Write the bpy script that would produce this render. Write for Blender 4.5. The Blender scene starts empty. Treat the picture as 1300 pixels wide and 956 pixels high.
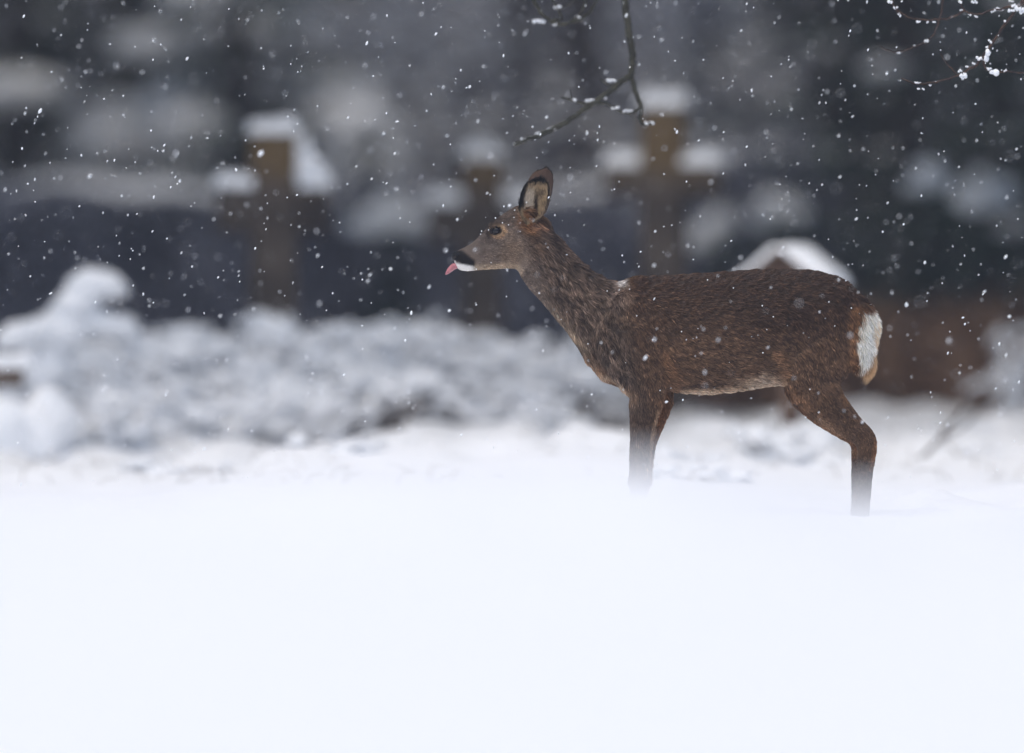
import bpy, bmesh, math, random
import numpy as np
from mathutils import Vector, Matrix
from mathutils.bvhtree import BVHTree

random.seed(7); rng = np.random.default_rng(7)
scene = bpy.context.scene
COL = scene.collection
R = math.radians

# ------------------------------------------------------------------ camera, sky, sun, exposure
FPX, CAMZ, HOR, DEER_D = 14500.0, 0.30, 505.0, 29.0
cam = bpy.data.cameras.new('camera'); cam_o = bpy.data.objects.new('camera', cam); COL.objects.link(cam_o)
cam.sensor_width = 36.0; cam.lens = FPX * 36.0 / 1300.0
cam.clip_start = 0.5; cam.clip_end = 3000.0
cam_o.location = (0, 0, CAMZ); cam_o.rotation_euler = (R(90) + (HOR - 478.0) / FPX, 0, 0)
cam.dof.use_dof = True; cam.dof.focus_distance = DEER_D - 0.08; cam.dof.aperture_fstop = 2.1
scene.camera = cam_o

SUN_EL, SUN_AZ = R(68), R(215)          # azimuth clockwise from +Y: high, behind and to the left of the camera
world = bpy.data.worlds.new('World'); scene.world = world; world.use_nodes = True
wn = world.node_tree; bg = wn.nodes['Background']
sky = wn.nodes.new('ShaderNodeTexSky'); sky.sky_type = 'NISHITA'; sky.sun_disc = False
sky.sun_elevation = SUN_EL; sky.sun_rotation = SUN_AZ; sky.air_density = 1.0; sky.dust_density = 2.8; sky.ozone_density = 1.0
hsv = wn.nodes.new('ShaderNodeHueSaturation'); hsv.inputs['Saturation'].default_value = 1.05   # cloud cover
wn.links.new(sky.outputs[0], hsv.inputs['Color']); wn.links.new(hsv.outputs[0], bg.inputs[0])
bg.inputs[1].default_value = 0.11
sun = bpy.data.lights.new('sun', 'SUN'); sun.energy = 1.1; sun.angle = R(70); sun.color = (1.0, 0.94, 0.80)
sun_o = bpy.data.objects.new('sun', sun); COL.objects.link(sun_o); sun_o.location = (-3, -3, 12)
sd = Vector((math.sin(SUN_AZ) * math.cos(SUN_EL), math.cos(SUN_AZ) * math.cos(SUN_EL), math.sin(SUN_EL)))
sun_o.rotation_euler = sd.to_track_quat('Z', 'Y').to_euler()
vs = scene.view_settings
vs.view_transform = 'Standard'; vs.look = 'None'; vs.gamma = 1.0; vs.use_curve_mapping = False; vs.exposure = 0.58
scene.cycles.max_bounces = 6; scene.cycles.diffuse_bounces = 4; scene.cycles.glossy_bounces = 2
scene.cycles.transparent_max_bounces = 4; scene.cycles.use_denoising = True

# ------------------------------------------------------------------ helpers
def at(px, py, D):
    """photo pixel at distance D -> world point"""
    return Vector(((px - 650.0) * D / FPX, D, CAMZ + (HOR - py) * D / FPX))

def _h(ix, iy, iz, s):
    n = (ix.astype(np.int64) * 374761393 + iy.astype(np.int64) * 668265263 + iz.astype(np.int64) * 2147483647 + s * 1274126177) & 0x7fffffff
    n = ((n ^ (n >> 13)) * 1274126177) & 0x7fffffff
    return ((n ^ (n >> 16)) & 0xffff) / 32767.5 - 1.0

def vnoise(p, s=0):
    """value noise in [-1,1] for points (n,3)"""
    f = np.floor(p); t = p - f; t = t * t * (3 - 2 * t); i = f.astype(np.int64)
    out = 0
    for dx in (0, 1):
        wx = t[:, 0] if dx else 1 - t[:, 0]
        for dy in (0, 1):
            wy = t[:, 1] if dy else 1 - t[:, 1]
            for dz in (0, 1):
                wz = t[:, 2] if dz else 1 - t[:, 2]
                out = out + wx * wy * wz * _h(i[:, 0] + dx, i[:, 1] + dy, i[:, 2] + dz, s)
    return out

def fbm(p, octv=4, s=0):
    o = 0; a = 1.0; q = np.array(p, float)
    for k in range(octv):
        o = o + a * vnoise(q, s + k); a *= 0.5; q = q * 2.03 + 11.7
    return o

def sstep(a, b, x):
    t = np.clip((x - a) / (b - a), 0, 1); return t * t * (3 - 2 * t)

def mesh_from(name, V, F, smooth=True):
    me = bpy.data.meshes.new(name)
    V = np.asarray(V, float)
    if isinstance(F, np.ndarray):
        n, k = F.shape
        me.vertices.add(len(V)); me.vertices.foreach_set('co', V.ravel())
        me.loops.add(n * k); me.loops.foreach_set('vertex_index', F.ravel().astype(np.int32))
        me.polygons.add(n)
        me.polygons.foreach_set('loop_start', np.arange(0, n * k, k, dtype=np.int32))
        me.polygons.foreach_set('loop_total', np.full(n, k, dtype=np.int32))
        me.update(calc_edges=True)
    else:
        me.from_pydata([tuple(v) for v in V], [], F); me.update()
    if smooth:
        me.polygons.foreach_set('use_smooth', np.ones(len(me.polygons), bool))
    me.validate()
    return me

def link(name, data, mat=None, parent=None, kind=None):
    o = bpy.data.objects.new(name, data); COL.objects.link(o)
    if mat is not None: data.materials.append(mat)
    if parent is not None: o.parent = parent
    if not kind and parent is not None and name in ('snow', 'boughs', 'stems', 'crown', 'foliage', 'fronds', 'snow_load', 'snow_heap'): kind = 'stuff'
    if kind: o['kind'] = kind
    return o

def tag(o, label, cat, group=None, kind=None):
    o['label'] = label; o['category'] = cat
    if group: o['group'] = group
    if kind: o['kind'] = kind
    return o

def thing(name, loc, label, cat, group=None, rz=0.0):
    o = bpy.data.objects.new(name, None); COL.objects.link(o)
    o.location = loc; o.rotation_euler = (0, 0, rz); o.empty_display_size = 0.1
    return tag(o, label, cat, group)

class MB:
    """collects geometry for one mesh"""
    def __init__(s): s.V = []; s.F = []; s.n = 0
    def add(s, V, F):
        V = np.asarray(V, float); s.V.append(V)
        s.F.extend([tuple(int(i) + s.n for i in f) for f in F]); s.n += len(V)
    def tube(s, pts, rads, sides=6, cap=True):
        pts = np.asarray(pts, float); n = len(pts)
        rads = np.broadcast_to(np.asarray(rads, float), (n,))
        T = np.gradient(pts, axis=0); T /= np.linalg.norm(T, axis=1)[:, None] + 1e-9
        ref = np.array([0.31, 0.83, 0.46]); U = np.cross(T, ref); U /= np.linalg.norm(U, axis=1)[:, None] + 1e-9
        W = np.cross(T, U); a = np.arange(sides) * 2 * np.pi / sides
        V = pts[:, None, :] + rads[:, None, None] * (np.cos(a)[None, :, None] * U[:, None, :] + np.sin(a)[None, :, None] * W[:, None, :])
        F = []
        for i in range(n - 1):
            for j in range(sides):
                k = (j + 1) % sides
                F.append((i * sides + j, i * sides + k, (i + 1) * sides + k, (i + 1) * sides + j))
        if cap:
            F.append(tuple(range(sides))[::-1]); F.append(tuple((n - 1) * sides + j for j in range(sides)))
        s.add(V.reshape(-1, 3), F)
    def lump(s, c, r, seed=0, flat=0.75, amp=0.22, sub=2):
        V, F = ICO[sub]
        V = V * (1 + amp * fbm(V * 1.6 + seed * 3.17, 2, 5)[:, None])
        V = V * np.asarray(r, float)
        lo = V[:, 2] < 0; V[lo, 2] *= flat
        s.add(V + np.asarray(c, float), F)
    def box(s, c, d, bev=0.0, taper=1.0):
        bm = bmesh.new(); bmesh.ops.create_cube(bm, size=1.0)
        for v in bm.verts:
            k = taper if v.co.z > 0 else 1.0
            v.co = Vector((v.co.x * d[0] * k, v.co.y * d[1] * k, v.co.z * d[2]))
        if bev: bmesh.ops.bevel(bm, geom=list(bm.edges), offset=bev, segments=2, affect='EDGES', profile=0.5)
        bm.verts.index_update()
        s.add([np.array(v.co) + np.asarray(c, float) for v in bm.verts], [[v.index for v in f.verts] for f in bm.faces]); bm.free()
    def build(s, name, mat, parent=None, smooth=True, kind=None):
        return link(name, s.mesh(name, smooth), mat, parent, kind)
    def mesh(s, name, smooth=True):
        return mesh_from(name, np.concatenate(s.V), s.F, smooth)

ICO = {}
for _s in (1, 2, 3):
    _b = bmesh.new(); bmesh.ops.create_icosphere(_b, subdivisions=_s, radius=1.0); _b.verts.index_update()
    ICO[_s] = (np.array([v.co[:] for v in _b.verts]), [[v.index for v in f.verts] for f in _b.faces]); _b.free()

# ------------------------------------------------------------------ materials
def new_mat(name):
    m = bpy.data.materials.new(name); m.use_nodes = True
    return m, m.node_tree, m.node_tree.nodes['Principled BSDF']

def noise_mat(name, c1, c2, scale=5.0, rough=0.7, bump=0.0, bscale=None, detail=4.0, spec=0.3, lo=0.35, hi=0.65):
    m, nt, b = new_mat(name); N = nt.nodes; L = nt.links
    tc = N.new('ShaderNodeTexCoord'); nz = N.new('ShaderNodeTexNoise'); nz.inputs['Scale'].default_value = scale; nz.inputs['Detail'].default_value = detail
    L.new(tc.outputs['Object'], nz.inputs['Vector'])
    cr = N.new('ShaderNodeValToRGB'); cr.color_ramp.elements[0].position = lo; cr.color_ramp.elements[1].position = hi
    cr.color_ramp.elements[0].color = (*c1, 1); cr.color_ramp.elements[1].color = (*c2, 1)
    L.new(nz.outputs['Fac'], cr.inputs[0]); L.new(cr.outputs[0], b.inputs['Base Color'])
    b.inputs['Roughness'].default_value = rough; b.inputs['Specular IOR Level'].default_value = spec
    if bump:
        n2 = N.new('ShaderNodeTexNoise'); n2.inputs['Scale'].default_value = bscale or scale * 6; n2.inputs['Detail'].default_value = 5
        L.new(tc.outputs['Object'], n2.inputs['Vector'])
        bp = N.new('ShaderNodeBump'); bp.inputs['Strength'].default_value = bump; bp.inputs['Distance'].default_value = 0.02
        L.new(n2.outputs['Fac'], bp.inputs['Height']); L.new(bp.outputs[0], b.inputs['Normal'])
    return m

M = {}
M['snow'] = noise_mat('snow_pad', (0.86, 0.88, 0.91), (0.92, 0.93, 0.95), 6, 0.65, 0.3, 60)
M['bark'] = noise_mat('bark', (0.045, 0.040, 0.034), (0.11, 0.095, 0.08), 9, 0.85, 0.6, 40)
M['twig_green'] = noise_mat('algae_bark', (0.028, 0.028, 0.021), (0.062, 0.060, 0.044), 30, 0.8, 0.5, 120)
M['twig_red'] = noise_mat('red_brown_twig', (0.035, 0.022, 0.02), (0.08, 0.048, 0.032), 40, 0.7, 0.4, 150)
M['shrub_twig'] = noise_mat('shrub_twig', (0.05, 0.038, 0.032), (0.11, 0.085, 0.07), 8, 0.85)
M['wood_twig'] = noise_mat('wood_twig', (0.07, 0.06, 0.058), (0.14, 0.12, 0.115), 2, 0.85)
M['needle'] = noise_mat('spruce_needles', (0.018, 0.040, 0.026), (0.055, 0.090, 0.055), 2.5, 0.6)
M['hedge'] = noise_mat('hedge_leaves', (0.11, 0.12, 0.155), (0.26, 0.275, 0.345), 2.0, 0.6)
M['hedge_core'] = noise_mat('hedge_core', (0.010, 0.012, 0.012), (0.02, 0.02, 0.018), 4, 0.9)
M['bracken'] = noise_mat('dry_bracken', (0.12, 0.070, 0.042), (0.28, 0.17, 0.10), 5, 0.8)
M['grass'] = noise_mat('dry_grass', (0.09, 0.07, 0.045), (0.22, 0.17, 0.11), 7, 0.8)
M['board'] = noise_mat('weathered_board', (0.085, 0.052, 0.036), (0.17, 0.11, 0.075), 12, 0.8, 0.4, 60)
M['log'] = noise_mat('log_bark', (0.10, 0.065, 0.045), (0.22, 0.15, 0.10), 14, 0.85, 0.6, 50)

def stone_mat():
    m, nt, b = new_mat('lichened_stone'); N = nt.nodes; L = nt.links
    tc = N.new('ShaderNodeTexCoord')
    n1 = N.new('ShaderNodeTexNoise'); n1.inputs['Scale'].default_value = 5; n1.inputs['Detail'].default_value = 6
    n2 = N.new('ShaderNodeTexNoise'); n2.inputs['Scale'].default_value = 3.1; n2.inputs['Detail'].default_value = 5
    L.new(tc.outputs['Object'], n1.inputs['Vector']); L.new(tc.outputs['Object'], n2.inputs['Vector'])
    c1 = N.new('ShaderNodeValToRGB'); c1.color_ramp.elements[0].color = (0.040, 0.033, 0.028, 1); c1.color_ramp.elements[1].color = (0.115, 0.092, 0.074, 1)
    c1.color_ramp.elements[0].position = .35; c1.color_ramp.elements[1].position = .68
    L.new(n1.outputs['Fac'], c1.inputs[0])
    # ochre lichen grows on the upper part of the stone, in patches
    sx = N.new('ShaderNodeSeparateXYZ'); L.new(tc.outputs['Object'], sx.inputs[0])
    mr = N.new('ShaderNodeMapRange'); mr.inputs['From Min'].default_value = 0.85; mr.inputs['From Max'].default_value = 1.25
    L.new(sx.outputs['Z'], mr.inputs['Value'])
    ad = N.new('ShaderNodeMath'); ad.operation = 'ADD'; L.new(mr.outputs[0], ad.inputs[0]); L.new(n2.outputs['Fac'], ad.inputs[1])
    c2 = N.new('ShaderNodeValToRGB'); c2.color_ramp.elements[0].position = .75; c2.color_ramp.elements[1].position = 1.25
    c2.color_ramp.elements[0].color = (0, 0, 0, 1); c2.color_ramp.elements[1].color = (.85, .85, .85, 1)
    L.new(ad.outputs[0], c2.inputs[0])
    mx = N.new('ShaderNodeMixRGB'); mx.inputs[2].default_value = (0.15, 0.10, 0.045, 1)
    L.new(c2.outputs[0], mx.inputs[0]); L.new(c1.outputs[0], mx.inputs[1]); L.new(mx.outputs[0], b.inputs['Base Color'])
    b.inputs['Roughness'].default_value = .9; b.inputs['Specular IOR Level'].default_value = .2
    bp = N.new('ShaderNodeBump'); bp.inputs['Strength'].default_value = .5; bp.inputs['Distance'].default_value = .01
    n3 = N.new('ShaderNodeTexNoise'); n3.inputs['Scale'].default_value = 60; L.new(tc.outputs['Object'], n3.inputs['Vector'])
    L.new(n3.outputs['Fac'], bp.inputs['Height']); L.new(bp.outputs[0], b.inputs['Normal'])
    return m
M['stone'] = stone_mat()

def ground_mat():
    m, nt, b = new_mat('snow_ground'); N = nt.nodes; L = nt.links
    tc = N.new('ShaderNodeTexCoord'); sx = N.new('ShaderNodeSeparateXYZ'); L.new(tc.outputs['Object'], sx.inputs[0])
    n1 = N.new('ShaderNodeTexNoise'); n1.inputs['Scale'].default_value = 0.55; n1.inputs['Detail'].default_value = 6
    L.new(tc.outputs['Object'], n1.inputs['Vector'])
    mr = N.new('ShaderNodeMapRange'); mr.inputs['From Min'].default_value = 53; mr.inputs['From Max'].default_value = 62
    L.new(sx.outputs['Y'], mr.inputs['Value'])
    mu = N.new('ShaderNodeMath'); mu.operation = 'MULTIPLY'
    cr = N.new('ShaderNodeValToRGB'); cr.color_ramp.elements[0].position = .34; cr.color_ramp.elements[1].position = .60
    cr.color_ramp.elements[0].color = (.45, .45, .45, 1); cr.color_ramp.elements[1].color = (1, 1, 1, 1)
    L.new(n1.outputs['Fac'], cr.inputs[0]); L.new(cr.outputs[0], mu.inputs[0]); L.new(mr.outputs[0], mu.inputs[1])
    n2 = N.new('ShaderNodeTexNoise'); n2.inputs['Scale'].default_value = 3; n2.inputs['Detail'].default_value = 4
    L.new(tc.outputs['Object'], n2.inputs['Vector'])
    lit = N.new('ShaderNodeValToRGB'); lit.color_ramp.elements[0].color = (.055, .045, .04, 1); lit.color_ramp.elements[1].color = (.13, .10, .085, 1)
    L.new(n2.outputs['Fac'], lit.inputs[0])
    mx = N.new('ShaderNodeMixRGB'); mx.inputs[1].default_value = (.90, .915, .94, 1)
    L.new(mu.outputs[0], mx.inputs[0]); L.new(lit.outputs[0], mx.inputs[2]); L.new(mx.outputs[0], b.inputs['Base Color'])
    b.inputs['Roughness'].default_value = .6; b.inputs['Specular IOR Level'].default_value = .25
    n3 = N.new('ShaderNodeTexNoise'); n3.inputs['Scale'].default_value = 45; n3.inputs['Detail'].default_value = 6
    L.new(tc.outputs['Object'], n3.inputs['Vector'])
    bp = N.new('ShaderNodeBump'); bp.inputs['Strength'].default_value = .35; bp.inputs['Distance'].default_value = .012
    L.new(n3.outputs['Fac'], bp.inputs['Height']); L.new(bp.outputs[0], b.inputs['Normal'])
    return m
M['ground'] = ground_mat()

# ------------------------------------------------------------------ ground: one sheet, drift in front, wooded bank behind
_py = np.arange(-80, 700, 0.25)
_pz = np.interp(_py, [-80, 0, 5, 9, 12, 14.2, 16.5, 19, 22, 26, 29, 33, 36.5, 40, 50, 60, 72, 85, 100, 130, 180, 300, 700],
                [0, 0, .03, .09, .172, .212, .185, .10, .03, .0, -.01, .025, .085, .145, .24, .38, .75, 1.4, 2.5, 5.5, 9, 10, 10])
_k = np.exp(-np.linspace(-2.5, 2.5, 9) ** 2); _pz = np.convolve(np.pad(_pz, 4, 'edge'), _k / _k.sum(), 'valid')

def G(x, y):
    x = np.atleast_1d(np.asarray(x, float)); y = np.atleast_1d(np.asarray(y, float))
    z = np.interp(y, _py, _pz)
    drift = np.exp(-((y - 14.4) / 3.4) ** 2)
    z = z + drift * (-0.028 * sstep(0.14, 0.45, x) - 0.026 * sstep(0.53, 0.68, x) + 0.012 * np.exp(-((x - .16) / .15) ** 2) - 0.046 * (1 - sstep(-.62, -.05, x)) + .016 * fbm(np.stack([x * 3.6, y * .5, 0 * x], 1), 3, 88))
    p = np.stack([x, y, np.zeros_like(x)], 1)
    z = z + .012 * fbm(p * [1.3, .9, 1], 3, 3) * sstep(6, 14, y)
    near = np.exp(-((y - 31.0) / 4.0) ** 2)
    lum = fbm(p * [6.5, 6.5, 1], 4, 21)
    near = np.maximum(near, np.exp(-((y - 25) / 4.5) ** 2)); z = z + near * (.026 + .02 * sstep(.95, 1.15, x)) * np.maximum(lum, -.2)
    back = sstep(33, 37, y) * (1 - sstep(62, 80, y))
    z = z + back * (.085 * np.maximum(fbm(p * [3.0, 2.0, 1], 4, 9), -.2))
    z = z + sstep(70, 95, y) * .35 * fbm(p * [.25, .25, 1], 3, 15)
    return z
def gz(x, y): return float(G(x, y)[0])

nu, nv = 340, 560
uu = np.linspace(-1, 1, nu); uu = np.sinh(uu * 4.2) / np.sinh(4.2)
yk = np.interp(np.linspace(0, 1, nv), [0, .03, .06, .18, .30, .72, .88, .96, 1], [-80, -8, 4, 11, 19, 40, 70, 140, 700])
UU, YY = np.meshgrid(uu, yk)
XX = UU * (26 + .55 * np.abs(YY))
ZZ = G(XX.ravel(), YY.ravel())
idx = np.arange(nu * nv).reshape(nv, nu)
F = np.stack([idx[:-1, :-1], idx[:-1, 1:], idx[1:, 1:], idx[1:, :-1]], -1).reshape(-1, 4)
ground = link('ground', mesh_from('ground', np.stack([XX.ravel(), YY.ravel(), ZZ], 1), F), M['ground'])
ground['kind'] = 'structure'; ground['label'] = 'deep white snow cover drifting up before the deer and rising behind'

# ------------------------------------------------------------------ stone crosses
def stone_cross(px, top, arm_top, arm_bot, col_w, span, D, rz, label, heap=0, seed=0):
    k = D / FPX
    x = (px - 650) * k; z0 = gz(x, D) - .06
    t = thing('stone_cross', (x, D, z0), label, 'cross', 'stone crosses among the snowy brush', rz)
    Zt = CAMZ + (HOR - top) * k - z0; Za = CAMZ + (HOR - arm_top) * k - z0; Zb = CAMZ + (HOR - arm_bot) * k - z0
    w = col_w * k; s = span * k; d = w * .82
    m = MB(); m.box((0, 0, Zt / 2), (w * 1.04, d, Zt), .012, .93); m.build('shaft', M['stone'], t)
    al = (s - w) / 2
    for sg in (-1, 1):
        m = MB(); m.box((sg * (w / 2 + al / 2 - .012), 0, (Za + Zb) / 2), (al + .024, d * .88, Za - Zb), .010); m.build('arm', M['stone'], t)
    def cap(cx, cz, lx, ly, h, sd):
        m = MB(); n = 17; g = np.linspace(-1, 1, n); A, B = np.meshgrid(g, g)
        r = np.maximum(np.abs(A), np.abs(B)); dome = np.sqrt(np.clip(1 - r ** 6, 0, 1))
        nz = fbm(np.stack([A.ravel() * 1.5 + sd, B.ravel() * 1.5, A.ravel() * 0], 1), 3, sd).reshape(n, n)
        V = np.stack([A * lx / 2 * (1 + .06 * dome), B * ly / 2 * (1 + .06 * dome), h * dome * (1 + .22 * nz) - .008], -1)
        low = V.copy(); low[..., 2] = -.01; i = np.arange(n * n).reshape(n, n)
        q = [(i[a, b], i[a, b + 1], i[a + 1, b + 1], i[a + 1, b]) for a in range(n - 1) for b in range(n - 1)]
        m.add(V.reshape(-1, 3) + [cx, 0, cz], q)
        m.add(low.reshape(-1, 3) + [cx, 0, cz], [f[::-1] for f in q])
        return m.build('snow_cap', M['snow'], t)
    cap(0, Zt, w * 1.08, d * 1.05, 19 * k, seed + 1)
    for sg in (-1, 1):
        cap(sg * (w / 2 + al / 2 + .004), Za, al * 1.06, d * .98, 18 * k, seed + 3 + sg)
    if heap:
        m = MB(); m.lump((w * .52 + .022, -.01, Za + .115), (.045, .055, .070), 4 + seed, .8); m.lump((w * .52 + .045, -.01, Za + .05), (.075, .065, .06), 9 + seed, .8)
        m.build('snow_heap', M['snow'], t)
    return t
stone_cross(346, 167, 236, 296, 56, 140, 42, R(14), 'brown stone cross with snow heaped in the angle above its arm', 1, 2)
stone_cross(611, 198, 257, 310, 50, 136, 47.5, R(8), 'stone cross seen past the face and tongue of the deer', 0, 12)
stone_cross(843, 133, 208, 252, 54, 148, 44.5, R(-16), 'tall stone cross rising behind the shoulders of the deer', 0, 22)

# ------------------------------------------------------------------ small roofed grave marker behind the back of the deer
def roofed_marker():
    D = 38.5; k = D / FPX; x = (1004 - 650) * k; z0 = gz(x, D) - .06
    t = thing('roofed_marker', (x, D, z0), 'small wooden grave marker with a snow covered gable roof', 'grave marker', None, R(-30))
    za = CAMZ + (HOR - 318) * k - z0
    m = MB(); m.box((0, 0, (za - .02) / 2), (.055, .055, za - .02), .005); m.build('post', M['board'], t)
    m = MB(); m.box((0, -.002, za - .22), (.20, .04, .05), .004); m.build('crossbar', M['board'], t)
    m = MB(); m.add([(-.13, -.05, za - .115), (.13, -.05, za - .115), (0, -.05, za - .012), (-.13, .05, za - .115), (.13, .05, za - .115), (0, .05, za - .012)],
                    [(0, 1, 2), (3, 5, 4), (0, 3, 4, 1), (1, 4, 5, 2), (2, 5, 3, 0)]); m.build('gable', M['board'], t, False)
    for sg in (-1, 1):
        a = sg * R(36); L_ = .215
        m = MB(); m.box((0, 0, 0), (L_, .17, .016), .003)
        o = m.build('roof_board', M['board'], t); o.location = (sg * L_ / 2 * math.cos(a), 0, za - L_ / 2 * math.sin(abs(a)) + .002); o.rotation_euler = (0, a, 0)
        m = MB(); n = 15; g = np.linspace(-1, 1, n); A, B = np.meshgrid(g, g)
        dome = np.sqrt(np.clip(1 - np.maximum(np.abs(A), np.abs(B)) ** 5, 0, 1))
        V = np.stack([A * L_ * .52, B * .09, .034 * dome * (1 + .15 * fbm(np.stack([A.ravel(), B.ravel(), 0 * A.ravel() + sg], 1), 2, 3).reshape(n, n)) + .006], -1)
        i = np.arange(n * n).reshape(n, n); q = [(i[a_, b], i[a_, b + 1], i[a_ + 1, b + 1], i[a_ + 1, b]) for a_ in range(n - 1) for b in range(n - 1)]
        m.add(V.reshape(-1, 3), q); lo = V.copy(); lo[..., 2] = .004; m.add(lo.reshape(-1, 3), [f[::-1] for f in q])
        m.build('snow', M['snow'], o)
roofed_marker()

# ------------------------------------------------------------------ hedge behind the crosses
def leaf_quads(P, Nn, size, r):
    """quads at P with random orientation around normals Nn"""
    n = len(P); T = r.normal(size=(n, 3)); T -= (T * Nn).sum(1)[:, None] * Nn; T /= np.linalg.norm(T, axis=1)[:, None] + 1e-9
    B = np.cross(Nn, T); s = (size * r.uniform(.6, 1.4, n))[:, None]
    V = np.stack([P - T * s, P + B * s * .45, P + T * s, P - B * s * .45], 1).reshape(-1, 3)
    return V, np.arange(4 * n).reshape(n, 4)

def hedge():
    x0, x1, yc, dp, h = -11.0, 1.75, 60.6, 1.3, 1.06
    xm = (x0 + x1) / 2; z0 = gz(xm, yc)
    t = thing('clipped_hedge', (xm, yc, z0), 'long dark clipped hedge with snow on top behind the stone crosses', 'hedge')
    r = np.random.default_rng(3); n = 26000
    X = r.uniform(x0, x1, n) - xm
    side = r.random(n); Y = np.where(side < .7, -dp / 2, r.uniform(-dp / 2, dp / 2, n)); Z = np.where(side < .7, r.uniform(-.1, h, n), h)
    Y = np.where(side > .92, dp / 2, Y); Z = np.where(side > .92, r.uniform(-.1, h, n), Z)
    bump = .09 * fbm(np.stack([X * 1.7, Y, Z * 1.7], 1), 3, 2)
    Nn = np.where((side < .7)[:, None], [[0, -1., .25]], np.where((side > .92)[:, None], [[0, 1., .25]], [[0, 0, 1.]])) + r.normal(0, .5, (n, 3))
    Nn /= np.linalg.norm(Nn, axis=1)[:, None]
    top = .16 * fbm(np.stack([X * .8, 0 * X, 0 * X + 4], 1), 3, 77); Z = np.where(Z > .3, Z + top * (Z - .3) / (h - .3), Z)
    P = np.stack([X, Y - bump * (side < .7) + r.normal(0, .035, n), Z + bump * (side >= .7)], 1)
    V, Fq = leaf_quads(P, Nn, .035, r)
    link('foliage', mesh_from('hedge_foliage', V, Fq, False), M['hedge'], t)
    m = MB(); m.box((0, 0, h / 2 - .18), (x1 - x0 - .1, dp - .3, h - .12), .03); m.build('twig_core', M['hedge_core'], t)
    nx, ny = 220, 12; A, B = np.meshgrid(np.linspace(x0 - xm, x1 - xm, nx), np.linspace(-1, 1, ny))
    q = fbm(np.stack([A.ravel() * 1.3, B.ravel() * .8, 0 * A.ravel()], 1), 3, 31).reshape(A.shape)
    dome = np.sqrt(np.clip(1 - np.abs(B) ** 3, 0, 1))
    Vt = np.stack([A, B * (dp / 2 - .06 + .05 * q), h - .01 + .16 * fbm(np.stack([A.ravel() * .8, 0 * A.ravel(), 0 * A.ravel() + 4], 1), 3, 77).reshape(A.shape) + (.02 + .085 * q) * dome], -1).reshape(-1, 3)
    i = np.arange(nx * ny).reshape(ny, nx)
    link('snow', mesh_from('hedge_snow', Vt, np.stack([i[:-1, :-1], i[:-1, 1:], i[1:, 1:], i[1:, :-1]], -1).reshape(-1, 4)), M['snow'], t)
hedge()

# ------------------------------------------------------------------ spruces
def spruce(px, D, H, Rr, seed, label, snow=.5, snowsize=1.0, whorl=.22, name='spruce_tree', cat='tree', group='spruces round the graves', zlow=.15, zsnow=.0):
    x = (px - 650) * D / FPX; z0 = gz(x, D) - .05
    t = thing(name, (x, D, z0), label, cat, group)
    r = np.random.default_rng(seed)
    m = MB(); zz = np.linspace(0, H, 12)
    m.tube(np.stack([.03 * np.sin(zz * 1.3 + seed), .03 * np.cos(zz * 1.1), zz], 1), np.interp(zz, [0, H], [.022 * H, .008]), 8); m.build('trunk', M['bark'], t)
    PV = []; NV = []; TV = []; sm = MB(); wm = MB(); z = zlow
    while z < H * .985:
        fr = 1 - z / H; Lb = Rr * (fr ** .8) * 1.0
        nb = int(6 + 3 * fr)
        a0 = r.uniform(0, 6.28)
        for b in range(nb):
            a = a0 + b * 6.283 / nb + r.normal(0, .18); L_ = max(.08, Lb * r.uniform(.72, 1.12)); dr = r.uniform(.15, .42)
            d = np.array([math.cos(a), math.sin(a), 0]); lat = np.array([-d[1], d[0], 0])
            us = np.linspace(0, 1, 6)
            path = d * (us * L_)[:, None] + np.array([0, 0, 1]) * (z - dr * L_ * us ** 1.4 + .10 * L_ * us ** 4)[:, None]
            wm.tube(path, np.interp(us, [0, 1], [.012 * (H / 6), .003]), 3, False)
            n = max(10, int(34 * L_ / 1.0)); u = r.uniform(.1, 1, n) ** .8; sd_ = r.uniform(-1, 1, n)
            base = np.stack([np.interp(u, us, path[:, c]) for c in range(3)], 1)
            spread = .30 * L_ * (1 - .65 * u) + .03
            p = base + lat * (sd_ * spread)[:, None] - np.array([0, 0, 1]) * (np.abs(sd_) * spread * .45 + r.exponential(.035, n))[:, None]
            PV.append(p); nn = r.normal(0, .45, (n, 3)) + [0, 0, 1]; NV.append(nn / np.linalg.norm(nn, axis=1)[:, None])
            tt = d * .6 + lat * np.sign(sd_)[:, None] * .8 + r.normal(0, .25, (n, 3)) - np.array([0, 0, .35]); TV.append(tt / np.linalg.norm(tt, axis=1)[:, None])
            if r.random() < snow and L_ > .2 and z > zsnow:
                uc = r.uniform(.45, .95); c = np.array([np.interp(uc, us, path[:, k_]) for k_ in range(3)])
                s_ = snowsize * r.uniform(.6, 1.25)
                sm.lump(c + [0, 0, .02], (.11 * s_, .11 * s_, .055 * s_), r.integers(999), .5, .3, 1)
        z += whorl * r.uniform(.8, 1.2)
    P = np.concatenate(PV); Nn = np.concatenate(NV); T = np.concatenate(TV); B = np.cross(Nn, T); B /= np.linalg.norm(B, axis=1)[:, None] + 1e-9
    n = len(P); s1 = r.uniform(.05, .11, n)[:, None]; s2 = r.uniform(.012, .024, n)[:, None]
    V = np.stack([P - T * s1 * .4, P + B * s2, P + T * s1, P - B * s2], 1).reshape(-1, 3)
    crown = link('crown', mesh_from('spruce_crown', V, np.arange(4 * n).reshape(n, 4), False), M['needle'], t)
    wm.build('boughs', M['bark'], crown)
    if sm.V: sm.build('snow', M['snow'], crown)
    return t
spruce(20, 66, 6.5, 1.35, 11, 'dark spruce behind the hedge, above the bent snow plastered shrub', .26, 2.6)
spruce(165, 72, 8.0, 1.6, 12, 'tall spruce behind the hedge with broad snow flecked boughs', .34, 3.0)
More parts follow.
